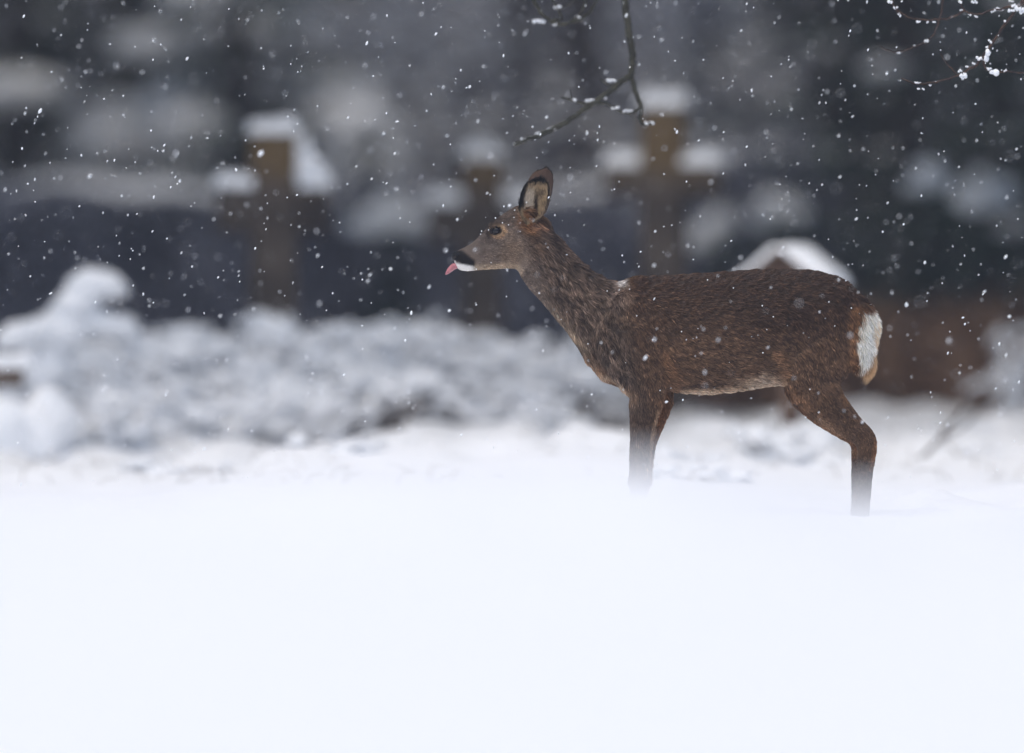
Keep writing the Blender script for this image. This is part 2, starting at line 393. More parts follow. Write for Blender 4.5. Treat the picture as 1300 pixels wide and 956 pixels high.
spruce(300, 64, 5.2, 1.05, 13, 'narrower spruce behind the hedge, beside the snow heaped stone cross', .28, 2.6)
spruce(1060, 70, 7.0, 1.3, 14, 'dark spruce rising behind the roofed grave marker', .12, zsnow=.9)
spruce(1160, 58, 5.5, 1.15, 15, 'green spruce with big snow clumps behind the rump of the deer', .16, 1.2, zsnow=1.1)
spruce(1275, 61, 6.5, 1.3, 16, 'dark spruce beyond the brown bracken, heavily clumped with snow', .22, 1.3, zsnow=1.0)
spruce(1390, 54, 5.5, 1.2, 17, 'dark spruce at the far end of the brown bracken', .2, 1.2, zsnow=1.0)
spruce(-150, 70, 7.5, 1.5, 18, 'dark spruce at the outer end of the clipped hedge', .3, 1.2)

# ------------------------------------------------------------------ bare trees and underwood on the bank
def bare_tree_mesh(seed, H, r0):
    r = np.random.default_rng(seed); m = MB(); tw = MB()
    n = 14; zz = np.linspace(0, H, n)
    path = np.stack([.12 * np.sin(zz * .5 + seed), .10 * np.cos(zz * .6 + 2 * seed), zz], 1); path[:, :2] -= path[0, :2]
    rad = np.interp(zz, [0, .3, H], [r0 * 1.35, r0, .02]); m.tube(path, rad, 8)
    for i in range(34):
        z = H * r.uniform(.16, .95); a = r.uniform(0, 6.28); L_ = H * .26 * (1.1 - z / H) + .3
        b = np.array([np.interp(z, zz, path[:, 0]), np.interp(z, zz, path[:, 1]), z]); d = np.array([math.cos(a), math.sin(a), r.uniform(.2, .8)])
        us = np.linspace(0, 1, 6); pth = b + d * (us * L_)[:, None] + r.normal(0, .05, (6, 3)) * us[:, None]
        tw.tube(pth, np.interp(us, [0, 1], [.025 * (1.1 - z / H) + .006, .003]), 4, False)
        for j in range(5):
            u = r.uniform(.3, 1); c = np.array([np.interp(u, us, pth[:, q]) for q in range(3)]); e = d + r.normal(0, .6, 3)
            tw.tube(c + e * np.linspace(0, L_ * .35, 4)[:, None], np.linspace(.006, .002, 4), 3, False)
    return m.mesh('bare_trunk'), tw.mesh('bare_limbs')
bt = [bare_tree_mesh(31, 9, .13), bare_tree_mesh(32, 8, .09)]
for a in bt:
    for me in a: me.materials.append(M['bark'])
def bare_tree(px, D, v, rz, s, label, group='bare trees on the wooded bank'):
    x = (px - 650) * D / FPX
    t = thing('bare_tree', (x, D, gz(x, D) - .1), label, 'tree', group, rz); t.scale = (s, s, s)
    link('trunk', bt[v][0], None, t); link('crown', bt[v][1], None, t)
bare_tree(650, 86, 0, .3, 1.0, 'bare pale trunked tree on the bank between two stone crosses')
same = 'slim bare leafless tree on the wooded bank beyond the hedge'
for i, (px, D, v, s) in enumerate([(420, 98, 1, 1), (545, 112, 0, 1.1), (760, 96, 1, 1.1), (905, 90, 1, 1), (985, 104, 0, 1.1), (230, 106, 0, 1), (90, 95, 1, 1), (1110, 92, 1, 1), (1240, 100, 0, 1), (-80, 90, 0, 1.1), (1400, 95, 1, 1.2)]):
    bare_tree(px, D, v, i * 1.7, s, same)

def underwood_mesh(seed, w, h, nst, r0=.008, leafy=0):
    r = np.random.default_rng(seed); m = MB(); tips = []
    for i in range(nst):
        a = r.uniform(0, 6.28); rr = r.uniform(0, .35) * w; b = np.array([rr * math.cos(a), rr * math.sin(a), -.03])
        lean = r.normal(0, .35, 2) + np.array([math.cos(a), math.sin(a)]) * .25; L_ = h * r.uniform(.55, 1.1)
        us = np.linspace(0, 1, 6)
        p = b + np.stack([lean[0] * L_ * us ** 1.3, lean[1] * L_ * us ** 1.3, L_ * (us - .18 * us ** 2.5)], 1) + r.normal(0, .015 * h, (6, 3)) * us[:, None]
        m.tube(p, np.interp(us, [0, 1], [r0, r0 * .3]), 4, False); tips.append(p)
        for j in range(4):
            u = r.uniform(.3, .95); c = np.array([np.interp(u, us, p[:, q]) for q in range(3)])
            e = np.array([r.normal(0, .6), r.normal(0, .6), r.uniform(-.1, .7)]); q = c + e * np.linspace(0, .35 * h, 4)[:, None] - np.array([0, 0, .12 * h]) * np.linspace(0, 1, 4)[:, None] ** 2
            m.tube(q, np.linspace(r0 * .5, r0 * .2, 4), 3, False); tips.append(q)
    return m, tips

# snow-dusted underwood on the bank: three kinds of one mesh pair, copied
uw = []
for s_ in (1, 2, 3):
    m, tips = underwood_mesh(40 + s_, 1.2, 1.6, 46, .010)
    sn = MB(); r = np.random.default_rng(s_)
    for p in tips:
        if r.random() < .55:
            c = p[r.integers(1, len(p))]; q = r.uniform(.7, 1.5); sn.lump(c + [0, 0, .01], (.06 * q, .06 * q, .028 * q), r.integers(999), .6, .3, 1)
    a, b = m.mesh('underwood_twigs'), sn.mesh('underwood_snow'); a.materials.append(M['wood_twig']); b.materials.append(M['snow']); uw.append((a, b))
r = np.random.default_rng(77)
for i in range(44):
    D = r.uniform(68, 112); px = r.uniform(-120, 1420); x = (px - 650) * D / FPX; v = i % 3
    t = thing('underwood_shrub', (x, D, gz(x, D) - .05), 'leafless snow dusted shrub in the underwood on the wooded bank', 'shrub', 'underwood shrubs on the bank', r.uniform(0, 6.28))
    k_ = r.uniform(.8, 1.35); t.scale = (k_, k_, k_)
    link('stems', uw[v][0], None, t); link('snow', uw[v][1], None, t)

# ------------------------------------------------------------------ snow-laden shrubs before the crosses
def snowy_shrub(px, D, wpx, top, seed, label, group=None, cover=.72, name='snowy_shrub', twig='shrub_twig', r0=.007, nst=62, lump=.46):
    k = D / FPX; x = (px - 650) * k; z0 = gz(x, D) - .03; w = wpx * k; h = max(.12, CAMZ + (HOR - top) * k - z0)
    t = thing(name, (x, D, z0), label, 'shrub', group)
    m, tips = underwood_mesh(seed, w * .8, h * .92, nst, r0); m.build('stems', M[twig], t)
    sn = MB(); r = np.random.default_rng(seed + 500)
    for p in tips:
        for q_ in range(4):
            if r.random() < cover * .13:
                c = p[r.integers(2, len(p)) if len(p) > 4 else r.integers(1, len(p))]; s = lump * r.uniform(.6, 1.5) * (.045 + .10 * h)
                sn.lump(c + np.array([0, 0, s * .2]), (s * r.uniform(.9, 1.5), s * r.uniform(.9, 1.3), s * r.uniform(.5, .8)), r.integers(999), .55, .35, 2 if s > .05 else 1)
        if r.random() < cover and len(p) > 3:
            q = p[1:] + np.array([0, 0, .004]); rad = (.010 + .026 * h) * lump / .5 * r.uniform(.6, 1.25, len(q)); rad[-1] *= .5
            sn.tube(q + [0, 0, .006], rad, 6)
    sn.build('snow', M['snow'], t)
    return t
grp = 'snow laden brush before the crosses'
for i, (px, D, w, top, lab) in enumerate([
        (165, 43, 130, 415, 'low snow laden shrub touching the bent white shrub'), (230, 45, 150, 370, 'tall pointed snow laden shrub beside the snow heaped stone cross'),
        (270, 44, 90, 390, 'snow laden shrub leaning at the foot of the snow heaped cross'), (250, 41, 160, 455, 'low spreading snow laden shrub in front of the tall pointed one'),
        (418, 44.5, 95, 385, 'snow laden shrub on the deer side of the snow heaped cross'), (450, 46, 150, 365, 'broad snow laden shrub below the two snow capped young spruces'),
        (520, 47, 130, 372, 'snow laden shrub below the tongue of the deer'), (360, 41.5, 150, 465, 'low snow laden shrub hiding the base of the snow heaped cross'),
        (470, 42, 170, 445, 'wide low snow laden shrub in front of the broad shrub'), (130, 40, 150, 480, 'lowest snow laden shrub at the foot of the bent white shrub'),
        (560, 44, 120, 450, 'low snow laden shrub before the stone cross behind the face'), (700, 47, 130, 400, 'snow laden shrub seen beneath the throat of the deer'),
        (660, 43, 110, 465, 'low snow laden shrub beneath the muzzle and throat of the deer'), (-30, 44, 120, 430, 'snow laden shrub behind the fallen log')]):
    snowy_shrub(px, 38.2 + (D - 40) * .55, w, top, 100 + i, lab, grp)
for i, (px, D, w, top, lab) in enumerate([(905, 42, 120, 545, 'snow capped shrub seen under the belly, nearer the forelegs'), (1000, 37.2, 110, 522, 'snow capped shrub seen under the belly, nearer the hind leg')]):
    snowy_shrub(px, D, w, top, 130 + i, lab, 'shrubs beyond the belly of the deer', .6)
for i, (px, D, w, top, lab) in enumerate([(1255, 39, 120, 535, 'dark tussock shrub patched with snow beyond the leaning dead stem'), (1190, 37.5, 80, 570, 'small dark tussock at the foot of the leaning dead stem'),
        (1160, 42, 100, 540, 'snow patched tussock between hind leg and brown bracken'), (1290, 36.5, 80, 575, 'small outer tussock in the snow past the leaning dead stem')]):
    snowy_shrub(px, D, w, top, 140 + i, lab, 'tussock shrubs behind the hind leg', .42)
rt = np.random.default_rng(4)
for i in range(22):                       # heather tips in the snow behind the deer
    D = rt.uniform(33.5, 40); px = rt.uniform(-20, 1320); k = D / FPX; x = (px - 650) * k; h = rt.uniform(.05, .10)
    snowy_shrub(px, D, rt.uniform(60, 130), HOR + (CAMZ - gz(x, D) - h) / k, 300 + i, 'small heather tuft nearly buried in the snow just behind the deer', 'buried heather tufts', .34, 'heather_tuft', nst=16, r0=.0035)
for i, (px, D, w, top, lab) in enumerate([(128, 41.2, 60, 470, 'dark bare bramble below the bent white shrub'), (735, 45, 110, 458, 'dark bare bramble seen below the chest of the deer'),
        (500, 41.5, 70, 468, 'dark bare bramble in a gap of the snowy brush below the tongue'), (340, 42.8, 80, 452, 'dark bare bramble at the base of the snow heaped cross'), (590, 43.5, 60, 455, 'dark bare bramble at the base of the cross behind the face')]):
    snowy_shrub(px, 38.2 + (D - 40) * .55, w, top, 160 + i, lab, 'bare brambles in the brush', .06, 'bramble', nst=46, r0=.008)
snowy_shrub(1292, 45, 50, 372, 150, 'upright shrub plastered with snow at the edge of the bracken', None, .55, nst=6, lump=.36)

# bent shrub at the end of the brush, plastered white
def bent_shrub():
    D = 39; k = D / FPX; x = (70 - 650) * k; z0 = gz(x, D) - .03
    t = thing('bent_shrub', (x, D, z0), 'bent forked shrub thickly plastered white with snow beside the log', 'shrub')
    def P(px, py, dy=0): q = at(px, py, D); return np.array([q.x - x, dy, q.z - z0])
    z00 = HOR + (CAMZ - z0) / k
    arms = [[P(62, z00), P(60, 490), P(75, 440), P(98, 395), P(118, 366), P(134, 372)], [P(75, 440), P(50, 430, -.03), P(22, 436, -.05)], [P(80, 432), P(115, 418, .03), P(150, 428, .04)], [P(98, 395), P(84, 412, .05), P(70, 420, .1)]]
    m = MB(); sn = MB(); r = np.random.default_rng(5)
    for a in arms:
        a = np.array(a); m.tube(a, np.linspace(.016, .006, len(a)), 6)
        for i in range(len(a) - 1):
            for u in np.linspace(0, 1, 5):
                s = r.uniform(.045, .075); sn.lump(a[i] * (1 - u) + a[i + 1] * u + [0, 0, .015], (s * 1.15, s, s * .85), r.integers(999), .7, .3, 2)
    m.build('stems', M['shrub_twig'], t); sn.build('snow', M['snow'], t)
bent_shrub()

def fallen_log():
    D = 38; k = D / FPX; x = (-10 - 650) * k; z0 = gz(x, D)
    t = thing('fallen_log', (x, D, z0), 'brown fallen log under snow beside the bent white shrub', 'log', None, R(8))
    h = CAMZ + (HOR - 478) * k - z0; h = max(.12, h)
    us = np.linspace(-.45, .10, 9); m = MB(); m.tube(np.stack([us, .02 * np.sin(us * 7), h + .01 * np.cos(us * 9)], 1), .036 + .004 * np.sin(us * 11), 12); m.build('trunk', M['log'], t)
    m = MB(); [m.lump((xx, -.03 + .02 * np.sin(9 * xx), h * .30), (.13, .11, h * .50), 3 + 7 * q_, 1.0, .32, 3) for q_, xx in enumerate(np.linspace(-.46, .14, 6))]; m.build('snow_heap', M['snow'], t)
    m = MB(); r = np.random.default_rng(8)
    for u in us: m.lump((u, 0, h + .042), (.06, .05, .040), r.integers(99), .6, .3)
    m.build('snow', M['snow'], t)
fallen_log()

# young spruces loaded with snow between the crosses
def laden_spruce(px, top, w, hpx, D, seed, label, cnt=20):
    k = D / FPX; x = (px - 650) * k; z0 = gz(x, D) - .05; H = CAMZ + (HOR - top) * k - z0
    t = spruce(px, D, H * .98, w * k * .75, seed, label, .25, .6, .16, 'young_spruce', 'tree', None, zsnow=H * .62)
    m = MB(); r = np.random.default_rng(seed)
    for i in range(cnt):
        u = r.random() ** .7; ww = w * k * .5 * u; a = r.uniform(0, 6.28)
        s = .05 + .05 * u; m.lump((ww * .8 * math.cos(a), ww * .8 * math.sin(a), H - .03 - u * hpx * k), (s, s, s * .7), r.integers(999), .6, .3, 2)
    m.build('snow_load', M['snow'], t)
laden_spruce(470, 112, 82, 60, 62, 61, 'young spruce capped with one big snow load between two stone crosses')
laden_spruce(497, 238, 86, 45, 55, 62, 'small young spruce bowed under snow close before the taller snow capped one', 13)
laden_spruce(990, 232, 56, 50, 56, 63, 'young spruce with a rounded snow load above the roofed marker', 8)
laden_spruce(912, 262, 50, 40, 58, 64, 'young spruce with a grey snow load beside the tall cross', 6)
laden_spruce(1178, 200, 44, 50, 50, 65, 'slender young spruce with a snow load over the bracken', 6)
laden_spruce(1252, 192, 56, 62, 52, 66, 'young spruce with a tall snow load at the back of the bracken', 9)

# brown bracken at the foot of the spruces
def bracken(px, D, w, top, seed, label):
    k = D / FPX; x = (px - 650) * k; z0 = gz(x, D) - .03; h = CAMZ + (HOR - top) * k - z0
    t = thing('bracken_clump', (x, D, z0), label, 'bracken', 'brown bracken below the spruces')
    m, tips = underwood_mesh(seed, w * k * .9, h, 40, .005); m.build('stems', M['bracken'], t)
    r = np.random.default_rng(seed); pts = np.concatenate(tips); n = 6500
    P = pts[r.integers(len(pts), size=n)] + r.normal(0, .08, (n, 3)); P[:, 2] = np.abs(P[:, 2])
    Nn = r.normal(size=(n, 3)); Nn /= np.linalg.norm(Nn, axis=1)[:, None]
    V, Fq = leaf_quads(P, Nn, .034, r); link('fronds', mesh_from('bracken_fronds', V, Fq, False), M['bracken'], t)
BL = ['clump of dead brown bracken just behind the white rump', 'tallest clump of dead brown bracken below the slender young spruce', 'clump of dead brown bracken by the upright snow plastered shrub', 'low clump of dead brown bracken behind the hind leg', 'outermost clump of dead brown bracken past the upright shrub', 'dead brown bracken seen under the belly', 'dead brown bracken right behind the thigh of the deer']
for i, (px, D, w, top) in enumerate([(1150, 47, 120, 395), (1215, 48, 130, 380), (1275, 49, 120, 390), (1110, 46, 110, 420), (1340, 48, 120, 390), (960, 47, 110, 455), (1035, 48, 120, 440)]):
    bracken(px, D, w, top, 200 + i, BL[i])

# leaning dead stem behind the hind leg
D_ = 36.5; b_ = at(1148, 610, D_); zb = gz(b_.x, D_) - .03
t = thing('dead_stem', (b_.x, D_, zb), 'thin dark dead stem leaning out of the snow behind the hock', 'stem')
m = MB(); e1 = at(1190, 562, D_) - Vector((b_.x, D_, zb)); e2 = at(1238, 498, D_) - Vector((b_.x, D_, zb))
m.tube([(0, 0, 0), tuple(e1 * .5), tuple(e1), tuple((e1 + e2) / 2), tuple(e2)], [.008, .008, .007, .006, .003], 6); m.build('stalk', M['shrub_twig'], t)
m = MB(); m.tube([tuple(e1), tuple(e1 + Vector((.10, .02, .06))), tuple(e1 + Vector((.17, .03, .16)))], [.005, .004, .002], 5); m.build('side_shoot', M['shrub_twig'], t)

# dry grass poking through the snow
r = np.random.default_rng(55); n = 420; gm = MB()
for i in range(n):
    D = r.uniform(33.5, 44); px = r.uniform(-100, 1400); x = (px - 650) * D / FPX; z = gz(x, D)
    a = r.uniform(0, 6.28); L_ = r.uniform(.05, .15); us = np.linspace(0, 1, 5); dx = r.uniform(.3, .9) * L_
    gm.tube(np.stack([x + math.cos(a) * dx * us ** 2, D + math.sin(a) * dx * us ** 2, z - .02 + L_ * (us - .45 * us ** 3)], 1), np.linspace(.0022, .0008, 5), 3, False)
g = gm.build('dry_grass', M['grass'], None, False, 'stuff'); tag(g, 'thin dry grass blades poking through the snow behind the deer', 'grass', None, 'stuff')


# ------------------------------------------------------------------ tall pines, mostly out of view, added to shade graves and bank
def pine_mesh(seed, H, R0):
    r = np.random.default_rng(seed); m = MB(); zz = np.linspace(0, H, 12)
    path = np.stack([.15 * np.sin(zz * .35 + seed), .12 * np.cos(zz * .3), zz], 1); path[:, :2] -= path[0, :2]
    m.tube(path, np.interp(zz, [0, .5, H], [.24, .17, .03]), 10); tr = m.mesh('pine_trunk')
    n = 9000; k = 46; cz = r.uniform(.36, 1.0, k) * H; a = r.uniform(0, 6.28, k); fr = (1.02 - cz / H) / .66
    rad = R0 * np.clip(fr, .12, 1) ** .6 * np.sqrt(r.random(k)); cc = np.stack([rad * np.cos(a), rad * np.sin(a), cz], 1)
    w = MB()
    for c in cc:
        z0 = c[2] - .25 * np.hypot(c[0], c[1]); us = np.linspace(0, 1, 5); b = np.array([0, 0, z0]); w.tube(b + (c - b) * us[:, None] + np.array([0, 0, -.15]) * (us * (1 - us))[:, None], np.linspace(.05, .012, 5), 4, False)
    P = cc[r.integers(k, size=n)] + r.normal(0, 1, (n, 3)) * [.52, .52, .20]; Nn = r.normal(0, .5, (n, 3)) + [0, 0, 1]; Nn /= np.linalg.norm(Nn, axis=1)[:, None]
    V, F_ = leaf_quads(P, Nn, .17, r)
    return tr, mesh_from('pine_crown', V, F_, False), w.mesh('pine_limbs')
PM = [pine_mesh(5, 13, 3.4), pine_mesh(6, 15, 3.7)]
for q in PM: q[0].materials.append(M['bark']); q[1].materials.append(M['needle']); q[2].materials.append(M['bark'])
r = np.random.default_rng(9); spots = []
for y, xs in [(36.5, (6.4,)), (40.5, (-8.8, -5.6, 4.4, 9)), (45, (-3.2, 3.3)), (47, (-7.5, -4.0, 3.6, 8)), (51, (-9.5, -5.2, 5.5, 10)), (56, (-7.0, -3.6, 3.9, 7.5)), (62, (-10, 5.2, 9)), (68, (-8.5, 4.4, 8)), (71, (-2.4, 2.3)), (76, (-9.5, -5, 5.4, 10)), (86, (-7, -3.6, .8, 4.2, 8)), (98, (-7.5, -1.2, 3.9)), (116, (-9, -4.5, .6, 5, 10))]:
    for x in xs: spots.append((x + r.normal(0, .25), y + r.normal(0, .8)))
for i, (x, y) in enumerate(spots):
    t = thing('shade_pine', (x, y, gz(x, y) - .1), 'tall pine with a bare trunk and high dark crown added to shade the graves and the bank', 'tree', 'tall pines added for shade', r.uniform(0, 6.28))
    k_ = r.uniform(.85, 1.15); t.scale = (k_, k_, k_); q = PM[i % 2]
    link('trunk', q[0], None, t); c = link('crown', q[1], None, t); link('limbs', q[2], None, c, 'stuff')
# ------------------------------------------------------------------ the roe deer
LX, LZ = 0.62, -0.09                       # base of the deer (world X, Z)
deer = thing('roe_deer', (LX, DEER_D, LZ), 'brown roe deer doe standing in snow with its pink tongue out', 'deer')
def dp(px, py, y=0.0):
    return np.array([(px - 650) / 500.0 - LX, y, CAMZ + (HOR - py) / 500.0 - LZ])
def to_px(P):
    return (P[:, 0] + LX) * 500 + 650, HOR - (P[:, 2] + LZ - CAMZ) * 500

def catmull(A, sub):
    A = np.asarray(A, float); n = len(A); out = []
    E = np.vstack([2 * A[0] - A[1], A, 2 * A[-1] - A[-2]])
    for i in range(n - 1):
        p0, p1, p2, p3 = E[i], E[i + 1], E[i + 2], E[i + 3]
        for t in np.linspace(0, 1, sub, endpoint=False):
            out.append(.5 * ((2 * p1) + (-p0 + p2) * t + (2 * p0 - 5 * p1 + 4 * p2 - p3) * t * t + (-p0 + 3 * p1 - 3 * p2 + p3) * t ** 3))
    out.append(A[-1]); return np.array(out)

# spine sections: top px, top py, bottom px, bottom py, half width (m), egg shift, roundness
SP = [(573.5, 323, 576, 333, .011, 0, 1), (579, 318.5, 582, 342, .021, 0, .9), (588, 314.5, 592, 344.5, .024, 0, .85), (600, 307.5, 606, 343.5, .027, 0, .9),
      (612, 296, 622, 342, .036, .05, .9), (624, 284, 638, 341, .048, .12, .9), (640, 271, 650, 341, .054, .15, .9), (656, 262.5, 657, 343, .052, .1, .9),
      (672, 265, 662, 352, .046, 0, .95), (690, 279, 671, 366, .043, 0, 1), (707, 302, 686, 382, .044, 0, 1), (723, 322, 704, 402, .049, 0, 1),
      (742, 339, 721, 421, .058, 0, 1), (762, 353, 734, 439, .070, -.05, 1), (782, 359, 747, 457, .084, -.05, 1), (801, 353, 768, 479, .098, -.05, .95),
      (824, 351, 800, 492, .110, -.08, .9), (852, 350, 846, 496, .122, -.1, .85), (890, 348, 890, 499, .135, -.12, .82), (930, 345, 930, 496, .140, -.1, .82),
      (970, 343, 970, 490, .136, -.02, .85), (1005, 343, 1000, 482, .128, .05, .88), (1040, 346, 1030, 478, .120, .05, .9), (1068, 358, 1058, 470, .112, 0, .9),
      (1088, 376, 1078, 458, .092, 0, .95), (1100, 394, 1095, 444, .058, 0, 1), (1106, 408, 1103, 432, .028, 0, 1)]
SS = catmull(SP, 4)
NR = 40; th = np.linspace(0, 2 * np.pi, NR, endpoint=False)
def ring_mesh(rings):
    n = len(rings); V = np.concatenate(rings); F = []
    for i in range(n - 1):
        for j in range(NR):
            k = (j + 1) % NR; F.append((i * NR + j, i * NR + k, (i + 1) * NR + k, (i + 1) * NR + j))
    F.append(tuple(range(NR))[::-1]); F.append(tuple((n - 1) * NR + j for j in range(NR)))
    return V, F
rings = []
for (tx, ty, bx_, by_, w, egg, pw) in SS:
    T_, B_ = dp(tx, ty), dp(bx_, by_); mid = (T_ + B_) / 2; ax = (T_ - B_) / 2
    v = -np.cos(th); s_ = np.sin(th); lat = np.sign(s_) * np.abs(s_) ** pw * w
    rings.append(mid + ax * (v + egg * (1 - v * v))[:, None] + np.array([0, 1, 0]) * lat[:, None])
dm = MB(); dm.add(*ring_mesh(rings))

def limb(pts):
    """px, py, in-plane radius m, lateral radius m, lateral offset m"""
    A = catmull(pts, 5); C = np.array([dp(a[0], a[1], a[4]) for a in A]); T_ = np.gradient(C, axis=0); T_ /= np.linalg.norm(T_, axis=1)[:, None]
    rr = []
    for c, t_, a in zip(C, T_, A):
        U = np.cross([0, 1, 0], t_); U /= np.linalg.norm(U); W = np.cross(t_, U)
        rr.append(c + U * (np.cos(th) * a[2])[:, None] + W * (np.sin(th) * a[3])[:, None])
    dm.add(*ring_mesh(rr))
# near fore leg, far fore leg, near hind leg, far hind leg (near side is -y)
limb([(792, 398, .060, .030, -.070), (797, 425, .078, .040, -.085), (808, 460, .070, .042, -.086), (820, 490, .050, .036, -.078), (820, 515, .039, .031, -.072), (817, 540, .031, .026, -.068), (814, 565, .0255, .022, -.066),
      (812, 592, .0225, .020, -.064), (811, 606, .0225, .021, -.064), (810, 622, .018, .017, -.064), (809, 645, .0140, .0135, -.064), (809, 664, .0155, .015, -.064), (806, 676, .0150, .014, -.064), (803, 686, .017, .016, -.064), (800, 695, .019, .018, -.064)])
limb([(812, 430, .060, .034, .080), (822, 470, .056, .036, .080), (832, 497, .045, .032, .072), (835, 515, .035, .028, .068), (829, 540, .027, .024, .064), (823, 562, .0215, .020, .062), (818, 590, .019, .018, .060), (816, 606, .0195, .019, .060),
      (814, 622, .016, .016, .060), (812, 645, .0135, .013, .060), (812, 664, .015, .015, .060), (809, 676, .014, .014, .060), (806, 686, .0165, .016, .060), (803, 695, .0185, .018, .060)])
def hind(y, dx):
    sg = 1 if y > 0 else -1
    limb([(1052 + dx, 392, .075, .040, sg * .060), (1046 + dx, 425, .095, .052, sg * .062), (1036 + dx, 460, .086, .048, sg * .070), (1034 + dx, 488, .066, .044, sg * .076), (1046 + dx, 510, .052, .040, sg * .083), (1062 + dx, 527, .042, .033, sg * .080), (1078 + dx, 541, .034, .026, sg * .077),
          (1091 + dx, 551, .0290, .022, sg * .075), (1098.5 + dx, 562, .0270, .0195, sg * .074), (1098.5 + dx, 580, .0235, .018, sg * .073), (1096.5 + dx, 606, .0195, .0155, sg * .072), (1095 + dx, 640, .0165, .0145, sg * .072), (1093 + dx, 664, .0175, .016, sg * .072), (1089 + dx, 676, .0155, .0145, sg * .072), (1085 + dx, 687, .017, .016, sg * .072), (1081 + dx, 696, .0185, .018, sg * .072)])
hind(-.08, 0); hind(.08, -5)
def ell(px, py, y, r): dm.lump(dp(px, py, y), r, 1, 1.0, 0.0, 3)
for sg in (-1, 1):
    ell(800, 410, sg * .062, (.075, .045, .085))          # shoulder blade
    ell(1040, 405, sg * .055, (.120, .050, .115))         # haunch
    ell(985, 470, sg * .060, (.070, .045, .035))          # flank fold
    ell(637, 322, sg * .026, (.030, .020, .024))          # cheek
    ell(628, 286.5, sg * .034, (.020, .014, .010))        # brow ridge
    ell(1078, 440, sg * .050, (.045, .050, .060))         # buttock
    ell(1104, 553, sg * .0745, (.007, .010, .012))        # point of hock
    ell(590, 333, sg * .014, (.014, .011, .012))          # upper lip
    ell(668, 275, sg * .036, (.020, .016, .020))          # ear root
ell(782, 462, 0, (.040, .050, .036))                       # breast
me0 = dm.mesh('deer_raw'); tmp = bpy.data.objects.new('deer_raw', me0); COL.objects.link(tmp)
bmx = bmesh.new(); bmx.from_mesh(me0); bmesh.ops.recalc_face_normals(bmx, faces=bmx.faces); bmx.to_mesh(me0); bmx.free()
md = tmp.modifiers.new('r', 'REMESH'); md.mode = 'VOXEL'; md.voxel_size = .0045
ms = tmp.modifiers.new('s', 'SMOOTH'); ms.factor = .5; ms.iterations = 12
dg = bpy.context.evaluated_depsgraph_get(); ev = tmp.evaluated_get(dg)
body_me = bpy.data.meshes.new_from_object(ev); bpy.data.objects.remove(tmp); bpy.data.meshes.remove(me0); body_me.name = 'deer_body'
body_me.polygons.foreach_set('use_smooth', np.ones(len(body_me.polygons), bool))

def mesh_arrays(me):
    n = len(me.vertices); V = np.empty(n * 3); me.vertices.foreach_get('co', V); N_ = np.empty(n * 3); me.vertex_normals.foreach_get('vector', N_)
    me.calc_loop_triangles(); T_ = np.empty(len(me.loop_triangles) * 3, np.int32); me.loop_triangles.foreach_get('vertices', T_)
    return V.reshape(-1, 3), N_.reshape(-1, 3), T_.reshape(-1, 3)
BV, BN, BT = mesh_arrays(body_me)

# lower the lids round the eyes a little: press a socket
eye_c = []
bvh = BVHTree.FromPolygons([tuple(v) for v in BV], [tuple(t_) for t_ in BT])
for sg in (-1, 1):
    e = dp(630, 293.3, 0); hit = bvh.ray_cast(Vector((e[0], sg * .3, e[2])), Vector((0, -sg, 0)))
    hy = hit[0].y; eye_c.append((e, sg, hy))
for e, sg, hy in eye_c:
    d2 = np.sqrt((BV[:, 0] - e[0]) ** 2 + ((BV[:, 2] - e[2]) * 1.15) ** 2); mk = (BV[:, 1] * sg > .015)
    BV[:, 1] -= np.where(mk, sg * (.0075 * np.exp(-(d2 / .0095) ** 2)), 0)
    BV[:, 1] += np.where(mk, sg * (.0022 * np.exp(-((d2 - .0155) / .004) ** 2)), 0)
body_me.vertices.foreach_set('co', BV.ravel()); body_me.update(); BV, BN, BT = mesh_arrays(body_me)

def mixc(c, t, col): return c * (1 - t[:, None]) + np.asarray(col)[None, :] * t[:, None]
def blob(px, py, cx, cy, rx, ry, soft=.5): return 1 - sstep(1 - soft, 1 + soft, np.sqrt(((px - cx) / rx) ** 2 + ((py - cy) / ry) ** 2))

def line_dist(px, py, pts):
    d = np.full(len(px), 1e9)
    for (x0, y0), (x1, y1) in zip(pts[:-1], pts[1:]):
        vx, vy = x1 - x0, y1 - y0; t_ = np.clip(((px - x0) * vx + (py - y0) * vy) / (vx * vx + vy * vy), 0, 1)
        d = np.minimum(d, np.hypot(px - x0 - t_ * vx, py - y0 - t_ * vy))
    return d

